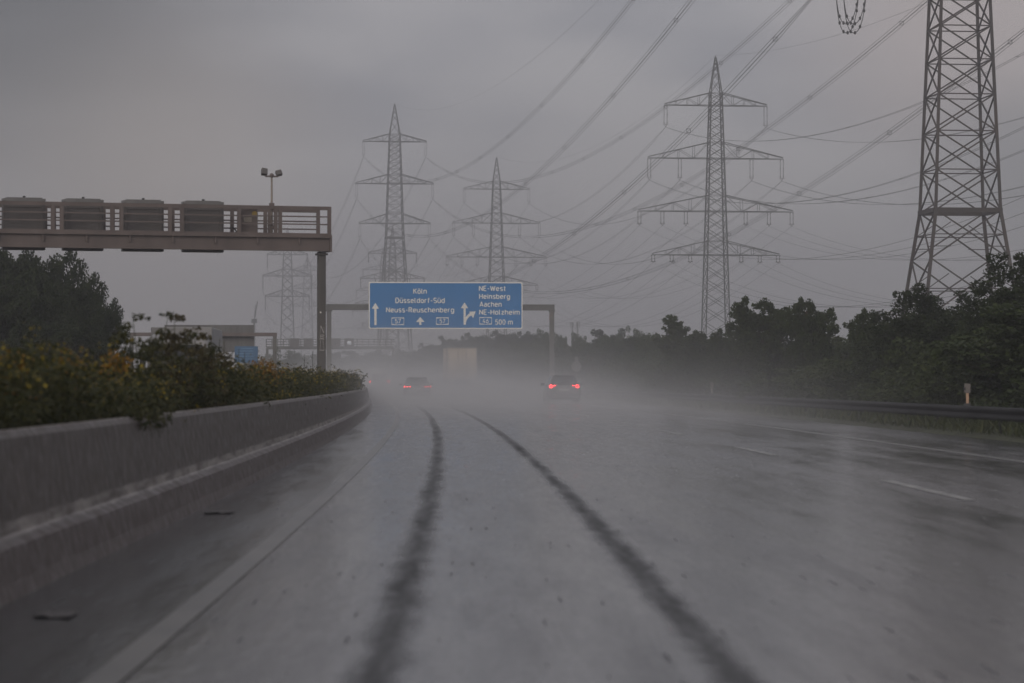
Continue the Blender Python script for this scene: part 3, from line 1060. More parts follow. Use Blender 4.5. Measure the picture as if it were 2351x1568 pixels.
for stroke in ([(734, 766), (735.5, 748), (743, 765), (743.5, 751)], [(733.5, 770), (738, 769), (743.5, 770)], [(733.5, 774), (738, 773), (743, 774)],
               [(732.5, 778.5), (738, 777.5), (743.5, 779)], [(735.5, 781), (733.5, 804), (743.5, 804), (740.5, 781)]):
    for a, b in zip(stroke[:-1], stroke[1:]):
        gm.bar(gpt(*a), gpt(*b), 0.004, 0.02)
gm.build('graffiti', M_spray, post)
gm = MB(); gm.box(gpt(735.2, 717.5), (0.045, 0.006, 0.05)); gm.build('sticker', M_white, post)

# ------------------------------------------------------------------ blue direction sign on its portal
SY = 231.0
ks = SY / F
srot = heading(SY)
sc_ = P(1023.5, 755, SY)
sg = thing('sign_portal', 'grey steel portal spanning the road and carrying the big blue sign', 'sign gantry', (sc_.x, SY, 0), srot)
sz = lambda y: CAM_H + (VY - y) * ks
sx = lambda px: (px - 1023.5) * ks
b_ = MB()
b_.box(((sx(749) + sx(1274.5)) / 2, 0.30, (sz(698.5) + sz(712)) / 2), (sx(1274.5) - sx(749), 0.36, sz(698.5) - sz(712)))
b_.build('beam', M_steel, sg, bevel=0.02)
for px in (756, 1268.5):
    b_ = MB()
    b_.box((sx(px), 0.30, sz(712) / 2 - 0.2), (0.36, 0.34, sz(712) + 0.4))
    b_.box((sx(px) + (0.0), 0.30, sz(713.5)), (0.5, 0.34, 0.1))
    b_.build('post', M_steel, sg, bevel=0.015)
for px in (880, 960, 1040, 1120, 1175):
    b_ = MB()
    b_.box((sx(px), 0.07, (sz(650) + sz(753)) / 2), (0.10, 0.09, sz(650) - sz(753) + 0.12))
    b_.build('bracket', M_steel, sg)

bs = thing('direction_sign', 'wide blue motorway sign reading Köln, Düsseldorf-Süd, NE-West and Aachen over the road', 'road sign',
           (sc_.x, SY, sz(755)), srot)
PW, PH = sx(1200.5) - sx(847), sz(648) - sz(755.5)
zp = 118.6 * 0 + 1412.0 / PW                       # lettering survey: pixels per metre on the panel
qx = lambda x: (x - 568.5) / zp - PW / 2
qz = lambda y: PH - (y - 241) / zp
def rrect(x0, z0, x1, z1, r, n=5):
    pts = []
    for cx, cz, a0 in ((x1 - r, z0 + r, -90), (x1 - r, z1 - r, 0), (x0 + r, z1 - r, 90), (x0 + r, z0 + r, 180)):
        for i in range(n + 1):
            a = R_(a0 + 90 * i / n)
            pts.append((cx + r * math.cos(a), cz + r * math.sin(a)))
    return pts


b_ = MB(); b_.prism(rrect(-PW / 2, 0, PW / 2, PH, 0.12), -0.02, 0.02); pan = b_.build('border', M_white, bs)
b_ = MB(); b_.prism(rrect(-PW / 2 + 0.085, 0.085, PW / 2 - 0.085, PH - 0.085, 0.10), -0.026, -0.021); blue = b_.build('panel', M_blue, bs)
YT = -0.031
def letters(items, name, parent):
    for body, x0, x1, ytop, ybase in items:
        mb = MB()
        vs, fs = text_mesh(body, (x1 - x0) / zp, (ybase - ytop) / zp, bold=True)
        mb.add([(qx(x0) + p[0], YT + p[2], qz(ybase) + p[1]) for p in vs], [tuple(f) for f in fs])
        mb.build(name, M_white, parent)


letters([('Köln', 975, 1100, 303, 347), ('Düsseldorf-Süd', 812, 1265, 388, 432), ('Neuss-Reuschenberg', 726, 1352, 475, 518),
         ('NE-West', 1578, 1823, 277, 320), ('Heinsberg', 1580, 1866, 350, 393), ('Aachen', 1584, 1788, 422, 465),
         ('NE-Holzheim', 1580, 1955, 495, 538), ('500 m', 1728, 1890, 586, 630)], 'lettering', blue)
for x0, x1, y0, y1, num, nx0, nx1, ny0, ny1 in ((777, 892, 567, 636, '57', 808, 862, 582, 620), (1186, 1301, 565, 633, '57', 1216, 1270, 580, 618),
                                               (1583, 1697, 562, 630, '46', 1612, 1668, 578, 616)):
    mb = MB()
    w_ = 6
    xm = (x0 + x1) / 2
    for zs in (0, 1):
        ya, yb = (y0, y0 + 11) if zs == 0 else (y1, y1 - 11)
        ym = y0 + 4 if zs == 0 else y1 - 4
        for (xa, xb) in ((x0, xm), (xm, x1)):
            ia, ib = (yb, ym) if xa == x0 else (ym, yb)
            mb.add([(qx(xa), YT, qz(ya)), (qx(xb), YT, qz(ya)), (qx(xb), YT, qz(ib)), (qx(xa), YT, qz(ia))], [(0, 1, 2, 3)])
    for xa in (x0, x1 - 4):
        mb.add([(qx(xa), YT + 0.001, qz(y0)), (qx(xa + 4), YT + 0.001, qz(y0)), (qx(xa + 4), YT + 0.001, qz(y1)), (qx(xa), YT + 0.001, qz(y1))], [(0, 1, 2, 3)])
    vs, fs = text_mesh(num, (nx1 - nx0) / zp, (ny1 - ny0) / zp)
    mb.add([(qx(nx0) + p[0], YT + p[2], qz(ny1) + p[1]) for p in vs], fs)
    mb.build('number_badge', M_white, blue)


def flat(mb, poly):
    mb.add([(qx(x), YT, qz(y)) for x, y in poly], [tuple(range(len(poly)))])


mb = MB()
flat(mb, [(619, 637), (640, 637), (640, 487), (662, 487), (628.5, 433), (595, 487), (619, 487)])
mb.build('arrow', M_white, blue)
mb = MB()
flat(mb, [(1031, 635), (1050, 635), (1050, 608), (1080, 608), (1040.5, 561), (1000, 608), (1031, 608)])
mb.build('arrow', M_white, blue)
mb = MB()
flat(mb, [(1437, 632), (1457, 632), (1457, 481), (1480, 481), (1446.5, 428), (1412, 481), (1437, 481)])
pts_o, pts_i = [], []
for i in range(9):
    f = i / 8
    a = R_(180 - 76 * f)
    # quarter bend from the shaft towards the exit
    cx, cy = 1535, 632
    pts_o.append((cx + 98 * math.cos(a), cy - 98 * 1.18 * math.sin(a)))
    pts_i.append((cx + 77 * math.cos(a), cy - 77 * 1.18 * math.sin(a)))
mb2 = mb
n0 = len(mb2.v)
for (ax_, ay_), (bx_, by_) in zip(pts_o, pts_i):
    mb2.v += [(qx(ax_), YT - 0.001, qz(ay_)), (qx(bx_), YT - 0.001, qz(by_))]
mb2.f += [(n0 + 2 * i, n0 + 2 * i + 1, n0 + 2 * i + 3, n0 + 2 * i + 2) for i in range(8)]
mb2.add([(qx(x), YT - 0.002, qz(y)) for x, y in ((1487, 512), (1550, 510), (1525, 572), (1508, 545))], [(0, 1, 2, 3)])
mb.build('arrow', M_white, blue)

# ------------------------------------------------------------------ far gantry with a lit speed display
FY = 445.0
kf = FY / F
fc = P(760, 800, FY)
fg = thing('far_gantry', 'distant hazy gantry with display boxes above the far road', 'gantry', (fc.x, FY, 0), 0.03)
fz = lambda y: CAM_H + (VY - y) * kf
fx = lambda px: (px - 760) * kf
b_ = MB()
b_.box(((fx(612) + fx(905)) / 2, 0.2, (fz(795) + fz(802)) / 2), (fx(905) - fx(612), 0.5, fz(795) - fz(802)))
b_.build('beam', M_steel, fg)
b_ = MB()
for y in (779, 785, 791):
    b_.bar((fx(612), 0, fz(y)), (fx(905), 0, fz(y)), 0.1)
for px in range(612, 906, 13):
    b_.bar((fx(px), 0, fz(778.5)), (fx(px), 0, fz(797)), 0.12)
b_.build('railing', M_steel, fg)
for px in (614, 903):
    b_ = MB(); b_.box((fx(px), 0.2, fz(800) / 2), (0.35, 0.35, fz(800))); b_.build('post', M_steel, fg)
for q, px in enumerate((677, 709, 740, 771, 802)):
    lit = px == 802
    lab = {677: 'dark display box at the left end of the distant gantry', 709: 'dark display box just left of the gantry post, on the distant gantry',
           740: 'dark display box behind the left gantry post, on the distant gantry', 771: 'unlit display box on the distant gantry beside the lit 100',
           802: 'dark display box on the distant gantry showing a lit 100'}[px]
    d_ = thing('display_sign', lab, 'display sign', (fc.x + fx(px), FY - 0.45, fz(797.5)), 0, 'display boxes on the distant gantry')
    b_ = MB(); b_.box((0, 0, 0.66), (1.32, 0.4, 1.32)); hs = b_.build('housing', M_box, d_, bevel=0.02)
    b_ = MB()
    for sgn in (-1, 1):
        b_.box((sgn * 0.70, -0.16, 0.66), (0.05, 0.05, 1.42))
    b_.box((0, -0.16, -0.02), (1.4, 0.05, 0.05))
    b_.build('frame', M_boxtop, d_)
    if lit:
        vs, fs = text_mesh('100', 0.60, 0.44)
        b_ = MB(); b_.add([(p[0] - 0.28, -0.206 + p[2], 0.44 + p[1]) for p in vs], fs)
        b_.build('lit_digits', M_led, hs)

# back of the sign for the other carriageway, its portal, and the small blue sign
OY = 185.0
ko = OY / F
oc = P(580, 800, OY)
oz = lambda y: CAM_H + (VY - y) * ko
ox = lambda px: (px - 580) * ko
og = thing('opposite_portal', 'brownish portal arm ending left of the gantry post, behind the weeds', 'sign gantry', (oc.x, OY, 0), heading(OY))
b_ = MB(); b_.box(((ox(300) + ox(636)) / 2, 0, oz(768)), (ox(636) - ox(300), 0.3, 0.22)); b_.build('beam', M_beam, og)
for px in (631, 304):
    b_ = MB(); b_.box((ox(px), 0, oz(770) / 2), (0.24, 0.28, oz(770))); b_.build('post', M_steel, og)
ob = thing('opposite_sign', 'wide dark back of a sign panel rising behind the tall weeds', 'road sign', (oc.x, OY + 0.3, 0), heading(OY))
b_ = MB(); b_.box(((ox(378) + ox(583)) / 2, 0, (oz(746) + oz(808)) / 2), (ox(583) - ox(378), 0.06, oz(746) - oz(808))); b_.build('panel', M_signback, ob)
b_ = MB()
for px in range(384, 582, 12):
    b_.box((ox(px), -0.04, (oz(747) + oz(764)) / 2), (0.05, 0.03, oz(747) - oz(764)))
    b_.box((ox(px), -0.04, (oz(773) + oz(807)) / 2), (0.05, 0.03, oz(773) - oz(807)))
b_.build('stiffener', M_signback, ob)

BY = 150.0
bc = P(566, 835, BY)
bl = thing('small_blue_sign', 'small pale blue sign board standing behind the flowering weeds', 'road sign', (bc.x, BY, 0), 0.03)
kb = BY / F
bz = lambda y: CAM_H + (VY - y) * kb
b_ = MB(); b_.prism(rrect(-26.5 * kb, bz(833), 26.5 * kb, bz(795), 0.05), -0.02, 0.02)
bp = b_.build('panel', mat('pale_blue_sheeting', (0.07, 0.15, 0.27), 0.5, 0.1, 2), bl)
b_ = MB()
for y in (800, 806, 812, 818, 824):
    b_.box((-2 * kb, -0.024, bz(y)), (36 * kb, 0.006, 0.028))
b_.build('text_lines', mat('worn_white', (0.16, 0.28, 0.42), 0.5), bp)
for sgn in (-1, 1):
    b_ = MB(); b_.tube([(sgn * 18 * kb, 0.05, 0), (sgn * 18 * kb, 0.05, bz(797))], 0.04, 8); b_.build('post', M_steel, bl)

# roadside sign on the right, telecom mast, crane
rs = P(1310, 860, 205)
st = thing('roadside_sign', 'small grey roadside sign on a post, above the dark hatchback', 'road sign', (rs.x + 0.4, 205, 0))
b_ = MB(); b_.tube([(0, 0, 0), (0, 0, 2.75)], 0.045, 8); b_.build('post', M_steel, st)
b_ = MB(); b_.tube([(0, -0.06, 2.2), (0, -0.04, 2.2)], 0.34, 18); b_.build('disc', M_signback, st)
b_ = MB(); b_.box((0, -0.05, 2.7), (0.25, 0.03, 0.35)); b_.build('plate', M_signback, st)

tm = P(1320, 770, 820)
tt = thing('telecom_mast', 'small forked telecom mast peeping over the treetops right of the sign post', 'mast', (tm.x, 820, 0))
for sgn in (-1, 1):
    b_ = MB()
    b_.tube([(sgn * 0.75, 0, 0), (sgn * 0.75, 0, 17.4)], 0.16, 6)
    b_.build('leg', M_steel, tt)
    b_ = MB()
    for dx in (-0.35, 0.35):
        b_.box((sgn * 0.85 + dx, -0.1, 16.6), (0.2, 0.2, 1.5))
    b_.build('antenna', M_steel, tt)
b_ = MB()
for z in np.arange(9, 16, 1.5):
    b_.bar((-0.75, 0, z), (0.75, 0, z + 1.5), 0.08)
    b_.bar((0.75, 0, z), (-0.75, 0, z + 1.5), 0.08)
b_.build('bracing', M_steel, tt)

cr = P(584, 745, 900)
cz = lambda y: CAM_H + (VY - y) * 900 / F
ct = thing('distant_crane', 'very faint slanting crane jib on the horizon left of the hazy pylon', 'crane', (cr.x, 900, 0))
b_ = MB(); b_.bar((0, 0, 0), (0, 0, cz(735)), 0.6); b_.box((0, 0, cz(737)), (1.6, 1, 1.2)); b_.build('mast', M_lattice, ct)
b_ = MB(); b_.bar((0, 0, cz(737)), (1.0, 0, cz(692)), 0.28); b_.bar((0, 0, cz(737)), (0.4, 0, cz(700)), 0.18); b_.build('jib', M_lattice, ct)

# ------------------------------------------------------------------ vehicles
def car(label, c, rz, paint, W_, L_, H_, lights, kind, estate=True):
    """rear of the car faces -y; origin under the middle of the rear bumper"""
    t_ = thing(kind[0], label, kind[1], c, rz)
    hw = W_ / 2
    rings = []
    belt = H_ * 0.60

    def ring(y, zb, zbelt, zr, w0, w1, w2):
        return [(-w0 * 0.92, y, zb), (-w0, y, zb + 0.14), (-w1, y, (zb + zbelt) / 2 + 0.04), (-w1 * 0.985, y, zbelt), (-w2, y, zr - 0.07), (-w2 * 0.82, y, zr),
                (w2 * 0.82, y, zr), (w2, y, zr - 0.07), (w1 * 0.985, y, zbelt), (w1, y, (zb + zbelt) / 2 + 0.04), (w0, y, zb + 0.14), (w0 * 0.92, y, zb)]
    rings.append(ring(0.00, 0.30, belt - 0.06, belt + 0.0, hw * 0.90, hw * 0.92, hw * 0.84))
    rings.append(ring(0.10, 0.26, belt, belt + 0.06, hw * 0.95, hw * 0.98, hw * 0.86))
    rings.append(ring(0.35, 0.22, belt, H_ * 0.90, hw * 0.97, hw, hw * 0.75))
    rings.append(ring(0.62, 0.2, belt, H_ * 0.985, hw * 0.97, hw, hw * 0.72))
    rings.append(ring(1.6, 0.2, belt, H_, hw * 0.97, hw, hw * 0.74))
    rings.append(ring(2.4, 0.2, belt, H_ * 0.97, hw * 0.97, hw, hw * 0.72))
    rings.append(ring(3.1, 0.2, belt - 0.02, belt + 0.10, hw * 0.97, hw, hw * 0.80))
    rings.append(ring(L_ - 0.35, 0.22, belt - 0.12, belt - 0.04, hw * 0.94, hw * 0.96, hw * 0.8))
    rings.append(ring(L_, 0.3, belt - 0.28, belt - 0.22, hw * 0.8, hw * 0.82, hw * 0.7))
    b_ = MB(); b_.loft(rings); b_.build('body', paint, t_, True, bevel=0.02)
    # rear window
    b_ = MB()
    zb_, zt_ = belt + 0.085, H_ * 0.915
    b_.add([(-hw * 0.80, 0.085, zb_), (hw * 0.80, 0.085, zb_), (hw * 0.66, 0.365, zt_), (-hw * 0.66, 0.365, zt_),
            (-hw * 0.80, 0.115, zb_), (hw * 0.80, 0.115, zb_), (hw * 0.66, 0.395, zt_), (-hw * 0.66, 0.395, zt_)],
           [(0, 1, 2, 3), (7, 6, 5, 4), (0, 4, 5, 1), (1, 5, 6, 2), (2, 6, 7, 3), (3, 7, 4, 0)])
    b_.build('rear_window', M_glass, t_)
    b_ = MB(); b_.box((0, 0.50, H_ + 0.0), (hw * 1.42, 0.34, 0.035)); b_.build('roof_spoiler', paint, t_, bevel=0.012)
    b_ = MB(); b_.box((0, 0.9, H_ + 0.05), (0.04, 0.2, 0.09)); b_.build('antenna_fin', paint, t_)
    b_ = MB(); b_.box((0, -0.02, 0.40), (W_ * 0.90, 0.16, 0.24)); b_.build('bumper', M_chrome, t_, bevel=0.03)
    b_ = MB(); b_.box((0, -0.012, belt - 0.16), (0.52, 0.02, 0.11)); b_.build('number_plate', M_plate, t_)
    for sgn in (-1, 1):
        b_ = MB(); b_.box((sgn * (hw + 0.10), 2.35, belt + 0.12), (0.20, 0.12, 0.15)); b_.build('mirror', M_chrome, t_, bevel=0.03)
        b_ = MB()
        if lights == 'ring':
            ctr = Vector((sgn * hw * 0.77, -0.012, belt + 0.02))
            pts = [ctr + Vector((0.075 * math.cos(a * math.tau / 16), 0, 0.075 * math.sin(a * math.tau / 16))) for a in range(17)]
            b_.tube(pts, 0.022, 6, False)
            b_.bar(ctr + Vector((-sgn * 0.10, 0, 0.04)), ctr + Vector((-sgn * 0.27, 0, 0.045)), 0.03)
            b_.build('tail_light', M_red, t_)
        elif lights == 'bar':
            for j in range(5):
                b_.box((sgn * (hw * 0.90 - 0.09 * j), -0.012, belt - 0.02), (0.06, 0.03, 0.05))
            b_.box((sgn * hw * 0.93, 0.0, belt - 0.02), (0.05, 0.05, 0.12))
            b_.build('tail_light', M_red if sgn < 0 else M_reddim, t_)
    for yy in (0.85, L_ - 0.85):
        for sgn in (-1, 1):
            b_ = MB(); b_.tube([(sgn * (hw - 0.22), yy, 0.32), (sgn * (hw - 0.01), yy, 0.32)], 0.32, 18)
            wh = b_.build('wheel', M_dark, t_)
            b_ = MB(); b_.tube([(sgn * (hw - 0.015), yy, 0.32), (sgn * (hw + 0.003), yy, 0.32)], 0.2, 12); b_.build('rim', M_steel, wh)
    return t_


M_carA = mat('grey_car_paint', (0.16, 0.16, 0.165), 0.25, 0.08, 1, coat=0.6)
M_carB = mat('dark_car_paint', (0.03, 0.03, 0.033), 0.25, 0.08, 1, coat=0.6)
M_van = mat('white_van_paint', (0.55, 0.55, 0.54), 0.35, 0.06, 1, coat=0.3)
ca = P(1295.5, 880, 157)
car('grey hatchback with glowing round tail lights in spray on the right lane', (ca.x, 157, 0), heading(157), M_carA, 1.80, 4.3, 1.50, 'ring', ('hatchback_car', 'car'))
cb = P(958.5, 880, 190)
car('dark car with dotted red tail lights half lost in spray ahead', (cb.x, 190, 0), heading(190), M_carB, 1.80, 4.5, 1.42, 'bar', ('dark_car', 'car'))

M_redvan = lamp_mat('van_tail_light_red', (1.0, 0.03, 0.03), 45.0)
# van far ahead
cv = P(871, 880, 288)
vt = thing('van', 'pale van with one red light, almost dissolved in spray at the road bend', 'van', (cv.x, 288, 0), heading(288))
b_ = MB()
b_.loft([[(-0.9, y, 0.35), (-0.96, y, 0.6), (-0.94, y, 1.5), (-0.82, y, h), (0.82, y, h), (0.94, y, 1.5), (0.96, y, 0.6), (0.9, y, 0.35)] for y, h in ((0, 2.38), (0.15, 2.42), (4.0, 2.42), (4.9, 1.6), (5.5, 1.3))])
b_.build('body', M_van, vt, bevel=0.03)
for sgn in (-1, 1):
    b_ = MB(); b_.box((sgn * 0.40, -0.01, 1.55), (0.66, 0.03, 0.66)); b_.build('rear_window', M_glass, vt)
    b_ = MB(); b_.box((sgn * 0.86, -0.02, 1.15), (0.14, 0.05, 0.18)); b_.build('tail_light', M_redvan if sgn < 0 else M_red, vt)
    for yy in (0.9, 4.4):
        b_ = MB(); b_.tube([(sgn * 0.70, yy, 0.34), (sgn * 0.94, yy, 0.34)], 0.34, 16); b_.build('wheel', M_dark, vt)
b_ = MB(); b_.box((0, -0.04, 0.45), (1.9, 0.14, 0.2)); b_.build('bumper', M_chrome, vt)

# truck
tcn_ = P(1061, 880, 258)
tr = thing('box_truck', 'tall cream box truck seen from behind below the blue sign', 'truck', (tcn_.x, 258, 0), heading(258))
M_cream = mat('cream_truck_box', (0.52, 0.44, 0.35), 0.5, 0.08, 0.7)
M_cream2 = mat('grey_truck_frame', (0.30, 0.28, 0.26), 0.5, 0.1, 1)
b_ = MB(); b_.box((0, 3.6, 2.72), (2.50, 7.2, 2.66)); b_.build('cargo_box', M_cream, tr, bevel=0.03)
b_ = MB()
for sgn in (-1, 1):
    b_.box((sgn * 1.26, -0.015, 2.72), (0.07, 0.08, 2.72))
b_.box((0, -0.015, 4.07), (2.6, 0.08, 0.09))
b_.box((0, -0.015, 1.37), (2.6, 0.08, 0.10))
b_.build('door_frame', M_cream2, tr)
b_ = MB(); b_.box((0, -0.012, 2.72), (0.03, 0.03, 2.6))
for xx in (-0.35, 0.35):
    b_.tube([(xx, -0.03, 1.5), (xx, -0.03, 4.0)], 0.018, 6)
b_.build('door_bars', M_cream2, tr)
b_ = MB(); b_.box((0, 8.35, 1.9), (2.4, 2.0, 2.6)); b_.build('cab', M_carB, tr, bevel=0.15)
b_ = MB(); b_.box((0, 0.1, 0.62), (2.4, 0.14, 0.22)); b_.build('underrun_bar', M_cream2, tr)
b_ = MB(); b_.box((0, 3.8, 1.1), (0.9, 7.2, 0.3)); b_.build('chassis', M_dark, tr)
for sgn in (-1, 1):
    for yy in (1.7, 8.3):
        b_ = MB(); b_.tube([(sgn * 0.72, yy, 0.5), (sgn * 1.2, yy, 0.5)], 0.5, 18); b_.build('wheel', M_dark, tr)
    b_ = MB(); b_.box((sgn * 0.98, 0.0, 0.95), (0.36, 0.06, 0.13)); b_.build('tail_light', M_redoff, tr)

# oncoming lorry and car beyond the median weeds
M_lorry = mat('dull_lorry_paint', (0.26, 0.25, 0.245), 0.4, 0.1, 1)
lt = P(408, 880, 120)
lo_ = thing('oncoming_lorry', 'pale oncoming lorry glimpsed through the tall weeds on the left', 'truck', (lt.x, 120, 0), heading(120))
b_ = MB(); b_.loft([[(-1.2, y, 0.55), (-1.24, y, 1.2), (-1.2, y, h - 0.15), (-1.05, y, h), (1.05, y, h), (1.2, y, h - 0.15), (1.24, y, 1.2), (1.2, y, 0.55)] for y, h in ((0, 1.5), (0.08, 2.0), (0.5, 2.95), (1.2, 3.1), (2.2, 3.1))])
b_.build('cab', M_lorry, lo_, bevel=0.04)
b_ = MB(); b_.add([(-1.05, 0.0, 1.75), (1.05, 0.0, 1.75), (0.98, 0.36, 2.65), (-0.98, 0.36, 2.65)], [(0, 1, 2, 3)])
b_.v = [(x, y - 0.03 + 0.0, z) for x, y, z in b_.v]; b_.build('windscreen', M_glass, lo_)
b_ = MB(); b_.box((0, 6.2, 2.2), (2.5, 7.6, 2.4)); b_.build('cargo_box', M_lorry, lo_, bevel=0.04)
b_ = MB(); b_.box((0, -0.06, 0.62), (2.4, 0.2, 0.4)); b_.build('bumper', M_chrome, lo_, bevel=0.03)
for sgn in (-1, 1):
    b_ = MB(); b_.box((sgn * 0.95, -0.05, 1.02), (0.26, 0.08, 0.16)); b_.build('headlight', M_head, lo_)
    for yy in (1.2, 7.6):
        b_ = MB(); b_.tube([(sgn * 0.8, yy, 0.5), (sgn * 1.2, yy, 0.5)], 0.5, 16); b_.build('wheel', M_dark, lo_)
    b_ = MB(); b_.box((sgn * 1.42, 0.1, 2.0), (0.16, 0.12, 0.6)); b_.build('mirror', M_dark, lo_)

cc = P(640, 880, 205)
oc_ = thing('oncoming_car', 'oncoming car whose bright white headlights glare through the weeds', 'car', (cc.x, 205, 0), heading(205))
oc_.scale = (1.08, 1.08, 1.30)
b_ = MB()
b_.loft([[(-0.8, y, 0.3), (-0.9, y, 0.5), (-0.88, y, zb), (-wr, y, zr), (wr, y, zr), (0.88, y, zb), (0.9, y, 0.5), (0.8, y, 0.3)]
         for y, zb, zr, wr in ((0, 0.62, 0.68, 0.7), (0.12, 0.80, 0.86, 0.76), (1.2, 1.0, 1.05, 0.78), (1.9, 1.05, 1.62, 0.62), (3.6, 1.05, 1.68, 0.64), (4.4, 1.0, 1.1, 0.7))])
b_.build('body', M_carA, oc_, True, bevel=0.02)
b_ = MB(); b_.add([(-0.70, 1.17, 1.09), (0.70, 1.17, 1.09), (0.58, 1.84, 1.58), (-0.58, 1.84, 1.58)], [(0, 1, 2, 3)]); b_.build('windscreen', M_glass, oc_)
for sgn in (-1, 1):
    b_ = MB(); b_.ball((sgn * 0.66, 0.0, 0.76), 0.12, 12, 8, (1.2, 0.4, 0.8)); b_.build('headlight', M_head, oc_)
    for yy in (0.8, 3.5):
        b_ = MB(); b_.tube([(sgn * 0.68, yy, 0.32), (sgn * 0.9, yy, 0.32)], 0.32, 16); b_.build('wheel', M_dark, oc_)
    b_ = MB(); b_.box((sgn * 0.98, 1.5, 1.1), (0.2, 0.12, 0.14)); b_.build('mirror', M_chrome, oc_)
b_ = MB(); b_.box((0, -0.03, 0.45), (1.5, 0.1, 0.25)); b_.build('grille', M_dark, oc_)


# ------------------------------------------------------------------ trees
def rnd_dirs(rng, n):
    v = rng.normal(size=(n, 3))
    return v / np.linalg.norm(v, axis=1, keepdims=True)


def leaf_cloud(rng, centres, radii, per, size, flat=0.85):
    """leaf quads scattered round each clump centre; clumps are ragged, denser towards their skin"""
    C_, A_, B_ = [], [], []
    for c, r in zip(centres, radii):
        n = max(6, int(per * (r / np.mean(radii)) ** 2))
        d = rnd_dirs(rng, n)
        rad = r * (0.35 + 0.75 * rng.random(n) ** 0.7)
        p = c + d * rad[:, None] * np.array([1, 1, flat])
        a = rnd_dirs(rng, n)
        b = np.cross(a, rnd_dirs(rng, n))
        b /= np.linalg.norm(b, axis=1, keepdims=True) + 1e-9
        s = size * (0.6 + 0.8 * rng.random(n))[:, None]
        C_.append(p); A_.append(a * s); B_.append(b * s * 0.62)
    return np.concatenate(C_), np.concatenate(A_), np.concatenate(B_)


def make_tree(seed, H, Wd, trunk_h, nlimb, per, leafsize, material, shape='round', skirt=False, clump=0.16):
    """returns (trunk mesh, crown mesh) for a tree of height H and crown width Wd"""
    rng = np.random.default_rng(seed)
    tb = MB()
    top = Vector((rng.normal() * 0.05 * H, rng.normal() * 0.05 * H, H * 0.86))
    pts = [Vector((0, 0, -0.2)), Vector((rng.normal() * 0.02 * H, rng.normal() * 0.02 * H, H * 0.35)), Vector((top.x * 0.6, top.y * 0.6, H * 0.62)), top]
    tb.tube(pts, [0.035 * H, 0.024 * H, 0.013 * H, 0.004 * H], 7)
    cen, rad = [], []
    for i in range(nlimb):
        f = (i + 0.5) / nlimb
        z0 = trunk_h + (H * 0.80 - trunk_h) * f ** 0.9
        az = i * 2.399 + rng.normal() * 0.35
        if shape == 'round':
            reach = Wd / 2 * (math.sin(math.pi * (0.16 + 0.74 * f)) ** 0.75)
        elif shape == 'spire':
            reach = Wd / 2 * (1.05 - 0.85 * f)
        else:
            reach = Wd / 2 * (0.75 + 0.35 * math.sin(math.pi * f))
        reach *= 0.7 + 0.5 * rng.random()
        rise = (0.10 + 0.16 * rng.random()) * H * (0.4 + f)
        a = Vector((top.x * z0 / H, top.y * z0 / H, z0))
        e = a + Vector((math.cos(az) * reach, math.sin(az) * reach, rise))
        m_ = a.lerp(e, 0.5) + Vector((0, 0, -0.03 * H))
        tb.tube([a, m_, e], [0.012 * H * (1.1 - f), 0.008 * H * (1.1 - f), 0.002 * H], 5)
        k_ = 3 if reach > Wd * 0.2 else 2
        for j in range(k_):
            g_ = 0.45 + 0.6 * (j / max(1, k_ - 1))
            c = a.lerp(e, g_) + Vector(rng.normal(size=3) * 0.035 * H)
            cen.append(np.array(c)); rad.append(clump * Wd * (0.65 + 0.6 * rng.random()) * (1.15 - 0.45 * g_))
            # a spray of small tufts past the clump breaks the outline
            for q in range(2):
                c2 = np.array(c) + rnd_dirs(rng, 1)[0] * np.array([1, 1, 0.9]) * clump * Wd * 0.95
                c2[2] += 0.02 * H
                cen.append(c2); rad.append(clump * Wd * (0.28 + 0.25 * rng.random()))
    cen.append(np.array(top) + np.array([0, 0, 0.03 * H])); rad.append(clump * Wd * 0.6)
    cen.append(np.array(top) + np.array([0.02 * H, 0, 0.10 * H])); rad.append(clump * Wd * 0.35)
    if skirt:
        for i in range(int(nlimb * 1.2)):
            az = rng.random() * math.tau
            rr = Wd / 2 * (0.3 + 0.7 * rng.random())
            cen.append(np.array([math.cos(az) * rr, math.sin(az) * rr, H * (0.06 + 0.40 * rng.random())])); rad.append(clump * Wd * (0.8 + 0.5 * rng.random()))
    c, a, b = leaf_cloud(rng, cen, rad, per, leafsize)
    c[:, 2] = np.maximum(c[:, 2], 0.05)
    return tb.mesh('trunk', M_bark, True), quads_mesh('crown', c, a, b, material)


TREES = {}


def tree_type(key, *a, **kw):
    TREES[key] = make_tree(*a, **kw)


tree_type('wallA', 11, 5.0, 5.2, 0.5, 26, 150, 0.085, M_leafA, skirt=True, clump=0.135)
tree_type('wallB', 12, 4.6, 5.6, 0.4, 24, 150, 0.085, M_leafB, skirt=True)
tree_type('wallC', 13, 5.4, 4.6, 0.6, 26, 150, 0.085, M_leafC, 'columnar', skirt=True)
tree_type('wallD', 14, 4.2, 5.4, 0.3, 24, 150, 0.085, M_leafB, 'columnar', skirt=True)
tree_type('loose', 15, 6.0, 5.0, 1.2, 20, 130, 0.085, M_leafA, clump=0.125)
tree_type('spire', 16, 6.2, 3.0, 0.8, 18, 110, 0.08, M_leafB, 'spire', clump=0.16)
tree_type('big', 17, 9.0, 9.0, 1.2, 34, 230, 0.115, M_leafC, skirt=True, clump=0.13)
tree_type('nearR', 18, 6.4, 5.2, 0.9, 30, 200, 0.07, M_leafC, skirt=True, clump=0.13)
tree_type('nearR2', 19, 6.0, 6.2, 0.8, 30, 200, 0.07, M_leafA, skirt=True, clump=0.125)


